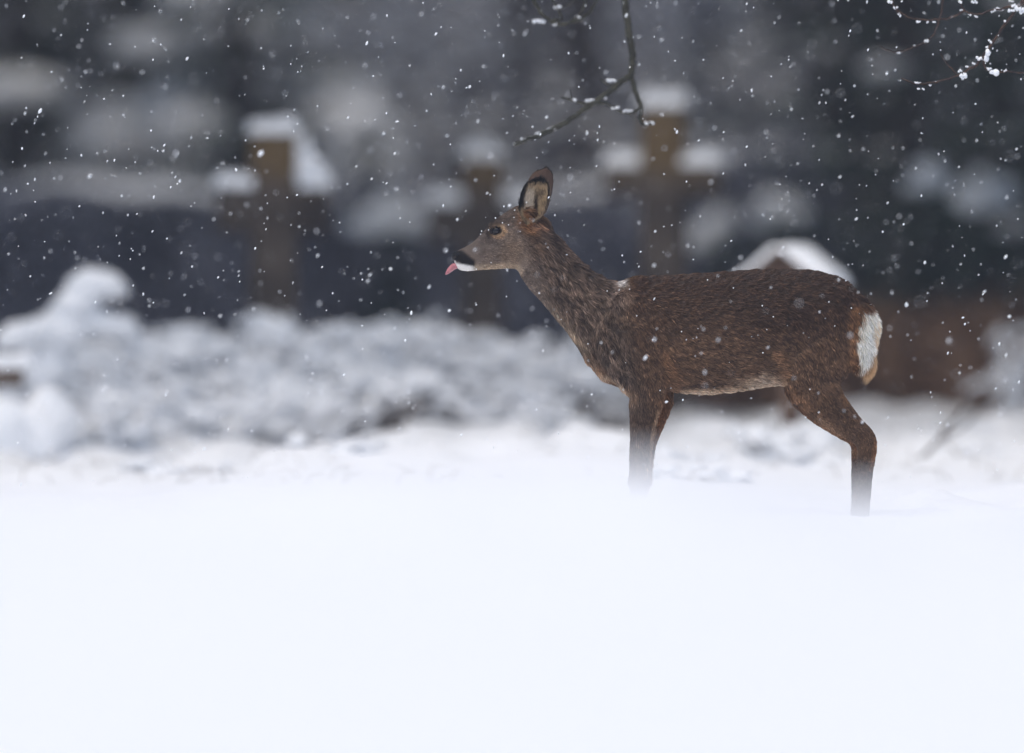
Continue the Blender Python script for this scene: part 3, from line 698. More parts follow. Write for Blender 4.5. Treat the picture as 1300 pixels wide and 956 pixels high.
def coat(P, Nn):
    """coat colour of the animal at points P with normals Nn (local frame)"""
    px, py = to_px(P); ay = np.abs(P[:, 1]); nz = fbm(P * 22, 3, 3); nf = fbm(P * 70, 2, 8)
    wx = px + 6 * nz; wy = py + 5 * nz
    c = np.tile(np.array([.112, .073, .050]), (len(P), 1))
    # trunk: dark saddle on the back
    tr = sstep(785, 815, wx)
    c = mixc(c, tr * (1 - sstep(360, 455, wy)) * .88, (.046, .028, .021))
    c = mixc(c, tr * blob(wx, wy, 1000, 372, 100, 50, .6) * .6, (.038, .024, .018))
    c = mixc(c, blob(wx, wy, 890, 462, 80, 28, .6) * .35, (.150, .100, .070))
    # neck: greyer, light throat line
    nk = (1 - sstep(770, 800, wx - .25 * (wy - 380))) * sstep(655, 690, wx + .3 * (wy - 330))
    c = mixc(c, nk * .85, (.105, .080, .066))
    back_edge = line_dist(px, py, [(690, 275), (725, 322), (765, 352), (783, 358)])
    c = mixc(c, nk * (1 - sstep(6, 26, back_edge)) * .75, (.055, .040, .034))
    throat = line_dist(px, py, [(655, 342), (690, 385), (722, 422), (738, 442)])
    c = mixc(c, nk * (1 - sstep(2, 17, throat + 5 * nz)) * .75, (.26, .205, .155))
    c = mixc(c, blob(wx, wy, 782, 374, 15, 15, .6) * .75, (.22, .175, .155))
    c = mixc(c, blob(px, py, 786, 361, 9, 4, .6) * .9, (.62, .58, .56))
    # breast and chest rim
    rim = line_dist(px, py, [(744, 448), (760, 472), (778, 487), (800, 498)])
    c = mixc(c, (1 - sstep(3, 15, rim + 3 * nz)) * .7, (.22, .145, .095))
    c = mixc(c, (1 - sstep(1, 5, line_dist(px, py, [(762, 470), (780, 478), (795, 496)]))) * .6, (.40, .32, .25))
    # belly
    low = sstep(.62, .92, -Nn[:, 2]) * sstep(840, 862, px) * (1 - sstep(1000, 1030, px)) * (.8 * sstep(487, 497, py) * (1 - sstep(905, 960, wx)) + sstep(462, 480, py) * sstep(905, 960, wx))
    c = mixc(c, low * .9, (.46, .38, .31))
    c = mixc(c, blob(wx, wy, 972, 482, 22, 11, .5) * .7, (.40, .32, .26))
    c = mixc(c, (1 - sstep(1, 5, np.abs(wy - 489))) * sstep(848, 860, px) * (1 - sstep(915, 945, px)) * .7, (.05, .034, .027))
    # arm pit and flank seams
    c = mixc(c, (1 - sstep(3, 13, line_dist(wx, wy, [(845, 455), (848, 490), (842, 515), (834, 545)]))) * .42, (.22, .125, .07))
    c = mixc(c, (1 - sstep(3, 12, line_dist(wx, wy, [(985, 455), (993, 487), (1020, 515), (1060, 550)]))) * .5, (.27, .165, .10))
    # legs
    leg = sstep(500, 530, py); c = mixc(c, leg * .6, (.095, .062, .044))
    c = mixc(c, leg * (P[:, 1] > 0) * .55, (.24, .125, .07))
    c = mixc(c, (1 - sstep(1, 4, line_dist(px, py, [(834, 520), (826, 560), (822, 590)]))) * .5, (.38, .28, .20))
    c = mixc(c, (1 - sstep(2, 8, line_dist(px, py, [(1113, 555), (1111, 575), (1107, 592)]))) * .55, (.32, .17, .09))
    c = mixc(c, sstep(574, 592, py) * (px > 1000) * .55, (.055, .048, .046))
    c = mixc(c, (1 - sstep(2, 9, line_dist(px, py, [(1035, 531), (1062, 553), (1082, 574)]))) * .5, (.30, .21, .15))
    hoof = sstep(680, 684, py); c = mixc(c, hoof, (.02, .018, .017))
    # rump
    fr = np.maximum(1 - sstep(4, 15, line_dist(wx, wy, [(1086, 392), (1083, 425), (1085, 455), (1077, 485), (1071, 502)])), sstep(1090, 1100, px) * sstep(448, 470, py) * (1 - sstep(505, 530, py)))
    c = mixc(c, fr * .6, (.24, .135, .070))
    wh = np.maximum(1 - sstep(17, 22, line_dist(px, py, [(1112, 402), (1107, 424), (1107, 448)]) + 4 * nz + 2 * nf), sstep(1104, 1108, px)) * sstep(384, 391, py + 3 * nz) * (1 - sstep(452, 468, py + 3 * nz))
    c = mixc(c, wh, (.92, .87, .77))
    # head
    hd = 1 - sstep(655, 678, px - .35 * (py - 300))
    c = mixc(c, hd, (.170, .132, .108))
    c = mixc(c, hd * (1 - sstep(4, 30, line_dist(px, py, [(578, 319), (600, 309), (622, 288)]))) * .65, (.080, .066, .062))
    c = mixc(c, hd * blob(wx, wy, 645, 275, 20, 11, .6) * (.35 + .5 * nf.clip(0, 1)), (.060, .045, .036))
    c = mixc(c, blob(wx, wy, 664, 283, 9, 10, .6) * .8, (.33, .175, .085))
    c = mixc(c, blob(px, py, 678, 286, 8, 6, .6) * .8, (.45, .28, .19))
    c = mixc(c, hd * (1 - sstep(2, 9, line_dist(px, py, [(605, 341), (650, 339), (657, 342)]))) * .7, (.42, .33, .24))
    c = mixc(c, blob(wx, wy, 650, 322, 14, 20, .6) * .5, (.23, .16, .105))
    # eye surround: tan ring, dark tear line
    de = np.hypot(px - 630.5, (py - 293) * 1.25)
    c = mixc(c, (1 - sstep(10, 14.5, de)) * .75, (.33, .22, .13))
    c = mixc(c, (1 - sstep(2.2, 5.2, line_dist(px, py, [(619.5, 300), (618.8, 292), (623, 285.5), (632, 282.5)]))) * .75, (.035, .026, .022))
    c = mixc(c, (1 - sstep(6.2, 8.0, de)), (.018, .014, .012))
    # nose side, lips, chin
    c = mixc(c, (1 - sstep(5.5, 9.0, line_dist(px, py, [(576, 326), (584, 325), (591, 331), (596, 335)]))), (.012, .011, .012))
    chin = sstep(334.5, 338, py - .18 * (px - 590)) * (1 - sstep(597, 605, px)); c = mixc(c, chin, (.84, .81, .77))
    c = mixc(c, (1 - sstep(1, 3, np.hypot(px - 577, (py - 333)))) * .8, (.75, .68, .64))
    lum = c.mean(1)[:, None]; warm = (1 - sstep(.2, .45, lum)) * (1 - .75 * hd[:, None]) * (1 - .55 * nk[:, None])
    return np.clip(c * (1 + .06 * nz)[:, None] * (1.08 + .04 * sstep(.3, .6, lum)) * (1 + warm * np.array([[.07, -.04, -.17]])), .004, .95)

def set_col(me, C):
    a = me.attributes.new('coat', 'FLOAT_COLOR', 'POINT'); a.data.foreach_set('color', np.concatenate([C, np.ones((len(C), 1))], 1).ravel())
set_col(body_me, coat(BV, BN) * .8)

def skin_mat():
    m, nt, b = new_mat('deer_undercoat'); a = nt.nodes.new('ShaderNodeAttribute'); a.attribute_name = 'coat'
    nt.links.new(a.outputs['Color'], b.inputs['Base Color']); b.inputs['Roughness'].default_value = .75; b.inputs['Specular IOR Level'].default_value = .15; return m
def hair_mat():
    m, nt, b = new_mat('deer_hair'); N = nt.nodes; L = nt.links
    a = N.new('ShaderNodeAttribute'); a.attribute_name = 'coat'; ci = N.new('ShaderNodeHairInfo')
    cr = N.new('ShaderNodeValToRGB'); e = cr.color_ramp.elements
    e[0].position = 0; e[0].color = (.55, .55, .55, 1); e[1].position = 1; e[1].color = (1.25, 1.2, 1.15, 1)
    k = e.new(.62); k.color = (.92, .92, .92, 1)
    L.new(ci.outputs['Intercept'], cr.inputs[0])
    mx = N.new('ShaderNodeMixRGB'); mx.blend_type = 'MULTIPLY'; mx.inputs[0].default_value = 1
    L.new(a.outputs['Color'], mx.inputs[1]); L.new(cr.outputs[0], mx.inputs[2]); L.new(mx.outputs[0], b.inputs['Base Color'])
    b.inputs['Roughness'].default_value = .52; b.inputs['Specular IOR Level'].default_value = .35
    tr = N.new('ShaderNodeBsdfTranslucent'); L.new(mx.outputs[0], tr.inputs[0]); ms_ = N.new('ShaderNodeMixShader'); ms_.inputs[0].default_value = .25
    L.new(b.outputs[0], ms_.inputs[1]); L.new(tr.outputs[0], ms_.inputs[2]); L.new(ms_.outputs[0], N['Material Output'].inputs['Surface'])
    return m
M['skin'] = skin_mat(); M['hair'] = hair_mat()
body = link('body', body_me, M['skin'], deer)

def hairs(name, V, Nv, T_, N, fn, parent, seed=1):
    """grow N hairs on a triangle mesh; fn gives weight, length, direction, lift, colour, root radius"""
    r = np.random.default_rng(seed)
    a, b, c = V[T_[:, 0]], V[T_[:, 1]], V[T_[:, 2]]; ar = np.linalg.norm(np.cross(b - a, c - a), axis=1) / 2
    cen = (a + b + c) / 3; w = ar * fn(cen, None, r)['weight']; cdf = np.cumsum(w); cdf /= cdf[-1]
    ti = np.searchsorted(cdf, r.random(N)); u, v = r.random(N), r.random(N); f = u + v > 1; u[f] = 1 - u[f]; v[f] = 1 - v[f]
    P = a[ti] + (b - a)[ti] * u[:, None] + (c - a)[ti] * v[:, None]
    Nn = Nv[T_[ti, 0]] * (1 - u - v)[:, None] + Nv[T_[ti, 1]] * u[:, None] + Nv[T_[ti, 2]] * v[:, None]; Nn /= np.linalg.norm(Nn, axis=1)[:, None] + 1e-9
    q = fn(P, Nn, r); d = q['dir'] - (q['dir'] * Nn).sum(1)[:, None] * Nn; d /= np.linalg.norm(d, axis=1)[:, None] + 1e-9
    K = 5; pts = np.empty((N, K, 3)); pts[:, 0] = P - Nn * .001; L_ = q['len']; cur = pts[:, 0].copy()
    for k in range(1, K):
        e = d + Nn * (q['lift'] * (1.25 - .75 * k / (K - 1)))[:, None] + q.get('droop', np.zeros((N, 1))) * np.array([[0, 0, -1.]]) * (k / K)
        e /= np.linalg.norm(e, axis=1)[:, None]; cur = cur + e * (L_ / (K - 1))[:, None]; pts[:, k] = cur
    hc = bpy.data.hair_curves.new(name); hc.add_curves([K] * N)
    hc.attributes['position'].data.foreach_set('vector', pts.astype(np.float32).ravel())
    ra = hc.attributes.get('radius') or hc.attributes.new('radius', 'FLOAT', 'POINT')
    ra.data.foreach_set('value', (q['rad'][:, None] * np.array([1, .95, .8, .5, .12])[None]).astype(np.float32).ravel())
    ca = hc.attributes.new('coat', 'FLOAT_COLOR', 'CURVE'); ca.data.foreach_set('color', np.concatenate([np.clip(q['col'], 0, 1), np.ones((N, 1))], 1).astype(np.float32).ravel())
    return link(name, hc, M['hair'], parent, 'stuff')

FLOW = [((575, 325), (660, 300), (1, 0, -.25)), ((655, 300), (690, 310), (.9, 0, -.7)), ((690, 320), (780, 420), (.62, 0, -1)), ((800, 380), (830, 480), (.5, 0, -1)),
        ((840, 370), (1040, 375), (1, 0, -.22)), ((850, 470), (980, 470), (1, 0, -.35)), ((1040, 400), (1035, 490), (.55, 0, -1)), ((815, 500), (810, 690), (.1, 0, -1)),
        ((1040, 500), (1098, 555), (.8, 0, -.8)), ((1098, 560), (1094, 690), (0, 0, -1)), ((1085, 385), (1110, 440), (.45, 0, -1))]
def body_fur(P, Nn, r):
    px, py = to_px(P); n = len(P)
    head = 1 - sstep(652, 690, px - .35 * (py - 300)); leg = sstep(495, 545, py); hoof = py > 681
    eye = np.hypot(px - 630.5, (py - 293) * 1.2) < 7.4; nose = (px < 586) & (py < 335) & (px - 573 < 13 + .2 * (335 - py))
    rump = sstep(1083, 1093, px) * (1 - sstep(455, 480, py))
    w = np.where(eye | nose | hoof, 0, 1.0 + .9 * head + .25 * rump + .3 * leg * (py < 640)) * np.where(py > 640, .35, 1) * np.where(P[:, 1] > .05, .55, 1)
    if Nn is None: return {'weight': w}
    W = np.zeros(n) + 1e-9; D_ = np.zeros((n, 3))
    for p0, p1, d in FLOW:
        q = 1 / (line_dist(px, py, [p0, p1]) + 6) ** 3; W += q; D_ += q[:, None] * (np.array(d) / np.linalg.norm(d))
    D_ /= W[:, None]
    big = np.stack([fbm(P * 26, 2, s) for s in (41, 43, 47)], 1); fine = np.stack([vnoise(P * 85, s) for s in (51, 53, 57)], 1)
    xf = px * .92 - py * .25; zf = py * .97 + px * .22; dash = fbm(np.stack([xf / 5.5 + .6 * big[:, 0], zf / 2.3 + .8 * big[:, 1], np.zeros(n)], 1), 2, 61)
    neck = (1 - sstep(765, 800, px - .25 * (py - 380))) * (1 - head)
    D_ = D_ + big * (.14 + .24 * neck)[:, None] + fine * (.30 * (1 - .5 * head) + .15 * neck)[:, None] + r.normal(0, .10, (n, 3)) + r.normal(0, .28, (n, 3)) * rump[:, None]
    dash2 = fbm(np.stack([(px * .5 + py * .85) / 13 + .5 * big[:, 0], (px * .85 - py * .5) / 3.0 + .7 * big[:, 1], np.zeros(n)], 1), 2, 64); dash = dash * (1 - neck) + dash2 * 1.55 * neck
    L_ = .0145 * np.ones(n); L_ = L_ * (1 - head) + .0075 * head; L_ = L_ * (1 - leg) + .0085 * leg; L_ += .010 * neck
    L_ = np.where((py > 470) & (leg < .2) & (px > 850) & (px < 1000), .018, L_); L_ += .022 * rump
    muz = 1 - sstep(590, 625, px); L_ = L_ * (1 - .45 * muz)
    L_ *= r.uniform(.7, 1.25, n)
    lift = rump * r.uniform(.0, .75, n) + .34 + .10 * fine[:, 0] + .16 * dash * (1 - head) * (1 - leg) * (1 - rump) + .10 * rump + .08 * neck - .08 * head
    C = coat(P, Nn); br = np.exp(r.normal(-.04, .46, n) + (.14 * fine[:, 1] + .46 * dash * (1 - .1 * head) * (1 - .5 * leg)) * (1 - rump))
    C = C * br[:, None]; pale = r.random(n) < .06 * (1 - rump); C[pale] = C[pale] * 1.5 + [.018, .012, .008]
    return dict(weight=w, dir=D_, len=L_, lift=lift, col=C, rad=np.where(head > .5, .00050, .00085), droop=(.35 * rump)[:, None])
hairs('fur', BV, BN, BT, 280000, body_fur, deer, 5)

# rump tuft: longer cream hair hanging below the white patch
def tuft_fn(P, Nn, r):
    px, py = to_px(P); w = sstep(1096, 1104, px) * (1 - sstep(454, 464, py)) * (.35 * sstep(392, 405, py) + sstep(425, 445, py)) * (np.abs(P[:, 1]) < .055)
    if Nn is None: return {'weight': w + 1e-12}
    n = len(P); D_ = np.tile(np.array([.42, 0, -1.]), (n, 1)) + r.normal(0, .24, (n, 3)); lowp = sstep(405, 440, py)
    C = np.array([.84, .72, .55]) * (1 - lowp[:, None]) + np.array([.62, .42, .24]) * lowp[:, None]
    return dict(weight=w, dir=D_, len=(.038 + .024 * lowp) * r.uniform(.45, 1.25, n), lift=.85 - .35 * lowp, col=C * r.uniform(.75, 1.15, n)[:, None], rad=np.full(n, .0006), droop=np.full((n, 1), .5))
hairs('rump_tuft', BV, BN, BT, 12000, tuft_fn, deer, 6)

# eyes
M['eye'] = noise_mat('eye_dark', (.004, .004, .006), (.012, .009, .009), 60, .05, 0, None, 2, .35)
M['lid'] = noise_mat('eyelid', (.012, .010, .009), (.025, .02, .017), 200, .45)
M['nose'] = noise_mat('nose_leather', (.006, .006, .007), (.018, .018, .020), 260, .5, .5, 500, 3, .15)
M['tongue'] = noise_mat('tongue', (.42, .13, .15), (.56, .22, .24), 120, .35, .35, 420, 3, .5)
M['claw'] = noise_mat('hoof_horn', (.012, .011, .010), (.03, .027, .025), 60, .4)
for e, sg, hy in eye_c:
    c0 = np.array([e[0], hy - sg * .0085, e[2]])
    m = MB(); V, F_ = ICO[3]; m.add(V * [.0130, .0125, .0122] + c0, F_); ey = m.build('eye', M['eye'], deer)
    a = np.linspace(0, 2 * np.pi, 25)
    m = MB(); m.tube(np.stack([c0[0] + .0132 * np.cos(a) * (1 + .16 * (np.cos(a) < -.6)), np.full(25, hy + sg * .0002) - sg * .0022 * np.abs(np.cos(a)), c0[2] + .0106 * np.sin(a)], 1), .0016, 6, False); m.build('eyelid', M['lid'], ey)
# nose pad with nostrils
m = MB(); V, F_ = ICO[3]; V = V.copy(); V[:, 1] *= 1 + .25 * V[:, 2]; m.add(V * [.0150, .0205, .0135] + dp(580.5, 325.6), F_); m.lump(dp(577.5, 331, 0), (.008, .011, .006), 3, 1, .05, 2)
nose = m.build('nose', M['nose'], deer)
for sg in (-1, 1):
    m = MB(); a = np.linspace(0, 1, 7); m.tube(np.stack([dp(576, 326)[0] + .011 * a, sg * (.0125 + .006 * np.sin(a * 3)), dp(576, 326)[2] - .001 + .004 * a * a], 1), np.array([.0012, .002, .0024, .0024, .002, .0014, .0006]), 6); m.build('nostril', M['lid'], nose)
# tongue
tp = catmull([(592, 335.0, .0085, .004), (583, 335.5, .010, .0070), (576, 337.6, .0105, .0078), (571, 341.5, .010, .0066), (567.5, 345.5, .0075, .0044), (565.2, 348.2, .002, .001)], 5); NR_ = NR; rr = []
C_ = np.array([dp(a[0], a[1]) for a in tp]); T_ = np.gradient(C_, axis=0); T_ /= np.linalg.norm(T_, axis=1)[:, None]
for c, t_, a in zip(C_, T_, tp):
    U = np.cross([0, 1, 0], t_); U /= np.linalg.norm(U)
    rr.append(c + np.array([0, 1, 0]) * (np.cos(th) * a[2])[:, None] + U * (np.sin(th) * a[3] - .0016 * (1 - np.abs(np.cos(th))))[:, None])
m = MB(); m.add(*ring_mesh(rr)); m.build('tongue', M['tongue'], deer)

# ears: cupped leaf shapes, the near one opening to the camera side
def ear(sg, base, tip, W, yb, ytip, seed, turn):
    ns, nt_ = 30, 21; s = np.linspace(0, 1, ns); t = np.linspace(-1, 1, nt_); S, T2 = np.meshgrid(s, t, indexing='ij')
    B_, E_ = dp(*base, yb), dp(*tip, ytip); ax = E_ - B_; up = ax / np.linalg.norm(ax)
    out = np.array([math.sin(turn), sg * math.cos(turn), 0.]); out -= up * out.dot(up); out /= np.linalg.norm(out)      # direction the cup opens
    side = np.cross(up, out) * -sg
    hw = W * np.interp(s, [0, .06, .15, .3, .45, .6, .75, .87, .94, .98, 1], [.22, .38, .68, .94, 1.0, .99, .91, .75, .54, .33, .10])
    curl = np.interp(s, [0, .2, .5, .8, 1], [.95, .75, .42, .25, .10]) * W
    P = B_ + ax * (S + 0.03 * T2)[..., None] + side * (T2 * hw[:, None] * (1 - .12 * T2 ** 2 * np.interp(S, [0, 1], [1, .2])))[..., None] + out * (curl[:, None] * (np.abs(T2) ** 2.2) - .010 * (1 - S) - .012 * S ** 3)[..., None]
    inner = P; outer = P - out * (.0035 * (1 - .65 * np.abs(T2) ** 4) * (1 - .5 * S ** 6))[..., None]
    V = np.concatenate([inner.reshape(-1, 3), outer.reshape(-1, 3)]); n1 = ns * nt_; i = np.arange(n1).reshape(ns, nt_); q = []
    for a in range(ns - 1):
        for b in range(nt_ - 1):
            f = (i[a, b], i[a, b + 1], i[a + 1, b + 1], i[a + 1, b]); q.append(f); q.append(tuple(k + n1 for k in f[::-1]))
    bd = list(i[:, 0]) + list(i[-1, 1:]) + list(i[::-1, -1][1:]) + list(i[0, ::-1][1:-1])
    for a, b in zip(bd, bd[1:] + bd[:1]): q.append((a, a + n1, b + n1, b))
    me = mesh_from('ear', V, q)
    bm_ = bmesh.new(); bm_.from_mesh(me); bmesh.ops.recalc_face_normals(bm_, faces=bm_.faces); bm_.to_mesh(me); bm_.free()
    Sf, Tf = S.ravel(), T2.ravel() * sg * -1      # Tf < 0: front edge of the ear
    nz = fbm(V[:n1] * 90, 3, 4)
    ci = np.tile(np.array([.42, .31, .19]), (n1, 1)); ci = mixc(ci, sstep(.1, .5, nz) * .7, (.07, .05, .035))
    ci = mixc(ci, (1 - sstep(.10, .34, np.abs(Tf + .46 + .1 * nz))) * (1 - sstep(.55, .8, Sf)), (.75, .66, .54))
    ci = mixc(ci, (1 - sstep(.06, .22, np.abs(Tf + .02 + .2 * (Sf - .4)))) * sstep(.12, .25, Sf) * (1 - sstep(.5, .72, Sf)) * .9, (.035, .025, .02))  # dark slit: shadow of the ear canal put into the colour
    ci = mixc(ci, np.maximum(sstep(.70, .84, np.abs(Tf)) * sstep(.18, .32, Sf), sstep(.80, .88, Sf)), (.012, .012, .011))
    ci = mixc(ci, sstep(.93, .99, Tf) * .5, (.30, .22, .16))
    co_ = np.tile(np.array([.105, .066, .048]), (n1, 1)); co_ = mixc(co_, (1 - sstep(.05, .25, Sf)) * .7, (.20, .12, .08))
    co_ = mixc(co_, sstep(.90, .98, np.abs(Tf)) * .6, (.03, .022, .02))
    C = np.concatenate([ci, co_]); set_col(me, C * .85); o = link('ear', me, M['skin'], deer)
    EV, EN, ET = mesh_arrays(me); isin = np.arange(2 * n1) < n1
    from mathutils.kdtree import KDTree
    kd = KDTree(len(EV))
    for k, v in enumerate(EV): kd.insert(v, k)
    kd.balance(); Sall = np.concatenate([Sf, Sf]); Tall = np.concatenate([Tf, Tf])
    def fn(P, Nn, r):
        k = np.array([kd.find(p)[1] for p in P]) if Nn is not None else None
        if Nn is None: return {'weight': np.ones(len(P))}
        n = len(P); inn = (Nn @ out) > .0
        col = C[np.where(inn, k % n1, k % n1 + n1)]
        D_ = up[None] + r.normal(0, .16, (n, 3)) + np.where(inn, .5 * np.sign(-Tall[k]), 0)[:, None] * side[None] * -sg * .6
        frn = inn & (Tall[k] < -.2) & (Sall[k] < .6)
        return dict(weight=np.ones(n), dir=D_, len=np.where(frn, .016, np.where(inn, .010, .0065)) * r.uniform(.6, 1.2, n), lift=np.where(inn, .40, .22), col=col * r.uniform(.6, 1.3, n)[:, None], rad=np.full(n, .00042))
    hairs('ear_hair', EV, EN, ET, 6500, fn, o, seed)
    return o
ear(-1, (677, 283), (683.5, 227), .0430, -.040, -.066, 71, -.30)
ear(1, (680, 272), (690, 214.5), .0380, .036, .060, 72, -.30)

# a few flakes caught in the coat
r = np.random.default_rng(91); m = MB(); bv2 = BVHTree.FromPolygons([tuple(v) for v in BV], [tuple(t_) for t_ in BT])
for i in range(90):
    px, py = (r.uniform(590, 1100), r.uniform(255, 500)) if i > 14 else (r.uniform(596, 660), r.uniform(258, 300))
    e = dp(px, py); h = bv2.ray_cast(Vector((e[0], -.5, e[2])), Vector((0, 1, 0)))
    if h[0] is None: continue
    q = np.array(h[0]) + np.array(h[1]) * .008; s = r.uniform(.0009, .0021); m.lump(q, (s, s, s), i, 1, .4, 1)
m.build('caught_flakes', M['snow'], deer, True, 'stuff')
# ------------------------------------------------------------------ tree whose branches hang into the top of the picture
tree = thing('overhanging_tree', (3.3, 31.5, gz(3.3, 31.5) - .1), 'leafless tree whose snow flecked branches hang in above the deer', 'tree')
TO = np.array([3.3, 31.5, gz(3.3, 31.5) - .1])
def tw(px, py, D): q = at(px, py, D); return np.array(q) - TO
m = MB(); zz = np.linspace(0, 6.5, 14); m.tube(np.stack([.10 * np.sin(zz), .08 * np.cos(zz * .8) - .08, zz], 1), np.interp(zz, [0, .4, 6.5], [.24, .17, .03]), 12); m.build('trunk', M['bark'], tree)
def limb_mesh(pts, rads): mm = MB(); mm.tube(catmull(pts, 6), np.interp(np.linspace(0, 1, (len(pts) - 1) * 6 + 1), np.linspace(0, 1, len(rads)), rads), 10); return mm
l1 = [(.05, -.05, 2.2), tw(1500, -330, 31.3), tw(1100, -300, 31), tw(820, -220, 31), tw(680, -150, 31)]
limb_mesh(np.array(l1), [.085, .06, .04, .02, .012]).build('limb', M['bark'], tree)
l2 = [(.06, -.06, 1.75), tw(1600, -150, 29.8), tw(1430, -80, 29.5), tw(1340, -30, 29.4)]
limb_mesh(np.array(l2), [.06, .035, .016, .008]).build('limb', M['bark'], tree)
r = np.random.default_rng(17)
def branch(px_pts, D, rads, mat, clumps, subs=(), sides=7):
    """main twig through photo pixels at distance D; clumps = (px, py, w px, h px); subs = side twigs"""
    P = [tw(a[0], a[1], D + (a[2] if len(a) > 2 else 0)) for a in px_pts]; A = catmull(P, 6)
    A[1:-1] += r.normal(0, .0012, (len(A) - 2, 3))
    mm = MB(); mm.tube(A, np.interp(np.linspace(0, 1, len(A)), np.linspace(0, 1, len(rads)), rads), sides); b = mm.build('branch', mat, tree)
    for pts, rd in subs:
        A = catmull([tw(a[0], a[1], D + (a[2] if len(a) > 2 else 0)) for a in pts], 6); A[1:-1] += r.normal(0, .001, (len(A) - 2, 3))
        mm = MB(); mm.tube(A, np.interp(np.linspace(0, 1, len(A)), np.linspace(0, 1, len(rd)), rd), 6); mm.build('twig', mat, b)
    for cx, cy, w, h in clumps:
        mm = MB(); n = max(2, int(round(w / max(h, 1) * 2.0)))
        for i in range(n):
            u = (i + .5) / n - .5
            mm.lump(tw(cx + u * w * .8, cy + r.normal(0, h * .14), D) + [0, r.normal(0, .002), 0], np.array([max(w / n * .55, h * .30), h * .34, h * .34]) / 500 * r.uniform(.7, 1.15, 3), r.integers(999), .9, .4, 2)
        mm.build('snow_clump', M['snow'], b)
    return b
# long twig forking over the neck
branch([(800, -224), (796, -120), (793, -20), (797, 30), (803, 70), (801, 97)], 30.3, [.010, .0105, .0100, .0090], M['twig_green'],
       [(765, 125, 12, 6), (728, 127, 9, 7), (749, 128, 14, 5), (781, 137, 12, 6), (797, 141, 16, 6), (823, 157, 17, 6), (776, 102, 14, 6), (700, 164, 12, 5), (685, 170, 14, 5), (666, 178, 12, 5), (715, 157, 9, 4)],
       [([(801, 96), (785, 107), (765, 123), (745, 137), (722, 153), (695, 167), (668, 178), (652, 184)], [.0085, .008, .0075, .007, .005]),
        ([(801, 97), (807, 115), (814, 135), (813, 152), (818, 158), (832, 155)], [.0075, .007, .0055, .003]),
        ([(712, 124), (726, 127), (748, 132), (768, 131), (785, 141), (800, 144), (812, 137)], [.002, .0035, .0045, .0045, .004, .004]),
        ([(782, 108), (772, 107), (762, 101)], [.0035, .003, .0015]), ([(726, 128), (723, 114)], [.002, .001])])
# curled twigs beside it
branch([(670, -146), (668, -60), (676, -10), (684, 12), (697, 26), (712, 31), (735, 25), (752, 12), (762, -12), (770, -60)], 30.5, [.006, .006, .005, .0045, .004, .004, .003], M['twig_green'],
       [(684, 28, 20, 8), (706, 31, 9, 6), (708, 9, 12, 6), (733, 22, 9, 4)],
       [([(700, 26), (712, 24), (708, 12), (700, -6), (702, -40)], [.004, .0035, .003, .003]), ([(722, 30), (738, 16), (744, -4), (748, -50)], [.004, .003, .003, .003]), ([(708, 12), (722, 6), (736, -4)], [.0025, .0018, .001])])
# twigs crusted with snow at the other side
branch([(1345, -36), (1318, -20), (1300, 0), (1286, 18), (1268, 42), (1252, 66), (1240, 82), (1222, 93), (1205, 100), (1185, 105), (1162, 106), (1144, 99)], 29.4, [.0060, .0045, .0036, .0032, .0027, .0022, .0014], M['twig_red'],
       [(1295, 12, 16, 10), (1284, 14, 12, 7), (1288, 7, 10, 6), (1298, 16, 10, 8), (1277, 27, 6, 5), (1257, 53, 6, 7), (1253, 59, 4, 4), (1243, 74, 10, 7), (1236, 80, 5, 5), (1229, 85, 8, 5), (1219, 90, 7, 5), (1223, 96, 12, 11), (1224, 99, 8, 7),
        (1262, 93, 13, 12), (1253, 72, 6, 14), (1255, 87, 9, 6), (1276, 90, 5, 4), (1189, 104, 4, 3), (1181, 108, 4, 3), (1165, 105, 10, 3), (1166, 113, 4, 4), (1172, 113, 4, 4)],
       [([(1249, 73), (1249, 82), (1255, 90), (1264, 92), (1280, 91), (1300, 92), (1330, 88)], [.003, .0028, .0025, .002, .002]), ([(1215, 94), (1207, 86), (1199, 77), (1195, 68)], [.002, .0018, .001])])
branch([(1345, -34), (1322, -14), (1300, 4), (1278, 9), (1260, 13), (1240, 18), (1226, 14), (1218, 2), (1214, -10), (1216, -40)], 29.5, [.006, .004, .0032, .0025, .0024, .0024, .0024], M['twig_red'],
       [(1268, 12, 14, 6), (1260, 15, 6, 5), (1221, 12, 6, 4), (1231, 19, 5, 4), (1239, 21, 5, 4), (1237, 2, 9, 5), (1219, 2, 5, 6), (1284, 2, 8, 4)],
       [([(1225, 13), (1217, 18), (1205, 23), (1190, 25), (1170, 25), (1152, 21), (1141, 14), (1134, 6), (1129, 1)], [.003, .0028, .0025, .0022, .0015])])
branch([(1141, -60), (1138, -20), (1133, 2), (1142, 18)], 29.45, [.003, .0025, .002, .0015], M['twig_red'], [(1130, 3, 8, 7), (1137, 10, 7, 5), (1142, 18, 5, 6), (1166, 28, 6, 4), (1186, 28, 5, 4)], [])
branch([(1205, -70), (1200, -20), (1194, 20), (1186, 42), (1176, 52), (1160, 60), (1140, 66), (1126, 64), (1117, 60)], 29.8, [.0025, .002, .0018, .0018, .0014, .001], M['twig_red'], [(1176, 51, 7, 7), (1141, 67, 6, 4), (1161, 58, 3, 3)], [])

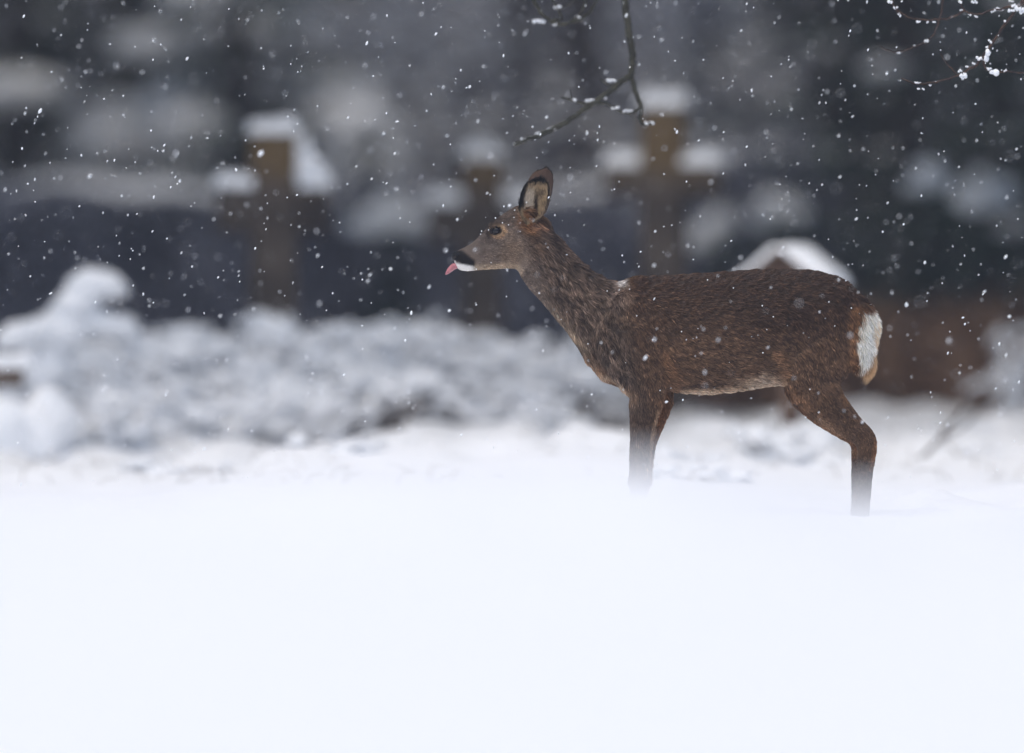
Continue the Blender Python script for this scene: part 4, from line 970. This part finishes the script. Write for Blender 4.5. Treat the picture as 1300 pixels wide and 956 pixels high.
# ------------------------------------------------------------------ falling snow
r = np.random.default_rng(123); V0, F0 = ICO[1]; F0 = np.array(F0); n = 8600
D = 26 + 26 * r.random(n); D[:2000] = DEER_D + r.normal(0, 1.0, 2000)
X = r.uniform(-1, 1, n) * (D * .058 + .15); Z = CAMZ + r.uniform(-.012, .045, n) * D
keep = Z > G(X, D) + .04
body_clear = ~((np.abs(D - DEER_D) < .30) & (X > -.2) & (X < 1.0) & (Z > -.1) & (Z < .62)); keep &= body_clear
C = np.stack([X, D, Z], 1)[keep]; n = len(C); s = np.exp(r.normal(math.log(.0013), .36, n))
el = r.uniform(1.1, 2.3, n); ang = r.normal(1.05, .35, n); shp = r.uniform(.7, 1.3, (n, len(V0), 1))
V = V0[None] * shp * s[:, None, None]; V[:, :, 0] *= el[:, None]
ca, sa = np.cos(ang)[:, None], np.sin(ang)[:, None]; vx, vz = V[:, :, 0].copy(), V[:, :, 2].copy()
V[:, :, 0] = vx * ca - vz * sa; V[:, :, 2] = vx * sa + vz * ca
V = (V + C[:, None, :]).reshape(-1, 3); F_ = (F0[None] + (np.arange(n) * len(V0))[:, None, None]).reshape(-1, 3)
m_, nt_, b_ = new_mat('snowflake'); b_.inputs['Base Color'].default_value = (.93, .95, .98, 1); b_.inputs['Roughness'].default_value = .5
nzf = nt_.nodes.new('ShaderNodeTexNoise'); nzf.inputs['Scale'].default_value = 300; mrf = nt_.nodes.new('ShaderNodeMapRange'); mrf.inputs['To Min'].default_value = .4; mrf.inputs['To Max'].default_value = .6
nt_.links.new(nzf.outputs['Fac'], mrf.inputs['Value']); nt_.links.new(mrf.outputs[0], b_.inputs['Roughness'])
fl = link('falling_snow', mesh_from('falling_snow', V, F_), m_, None, 'stuff'); tag(fl, 'small white snowflakes falling through the air round the deer', 'snowflakes', None, 'stuff')

# ------------------------------------------------------------------ snow-laden air
m = MB(); m.box((0, 310, 12.2), (880, 800, 26.8)); hz = m.mesh('haze', False)
mh = bpy.data.materials.new('snowy_air'); mh.use_nodes = True; nt = mh.node_tree; nt.nodes.clear(); o_ = nt.nodes.new('ShaderNodeOutputMaterial'); pv = nt.nodes.new('ShaderNodeVolumePrincipled')
pv.inputs['Color'].default_value = (.72, .78, 1.0, 1); pv.inputs['Density'].default_value = .0014; nt.links.new(pv.outputs[0], o_.inputs['Volume'])
h_ = link('haze', hz, mh, None, 'stuff'); tag(h_, 'pale snowy air between the deer and the wood', 'haze', None, 'stuff')
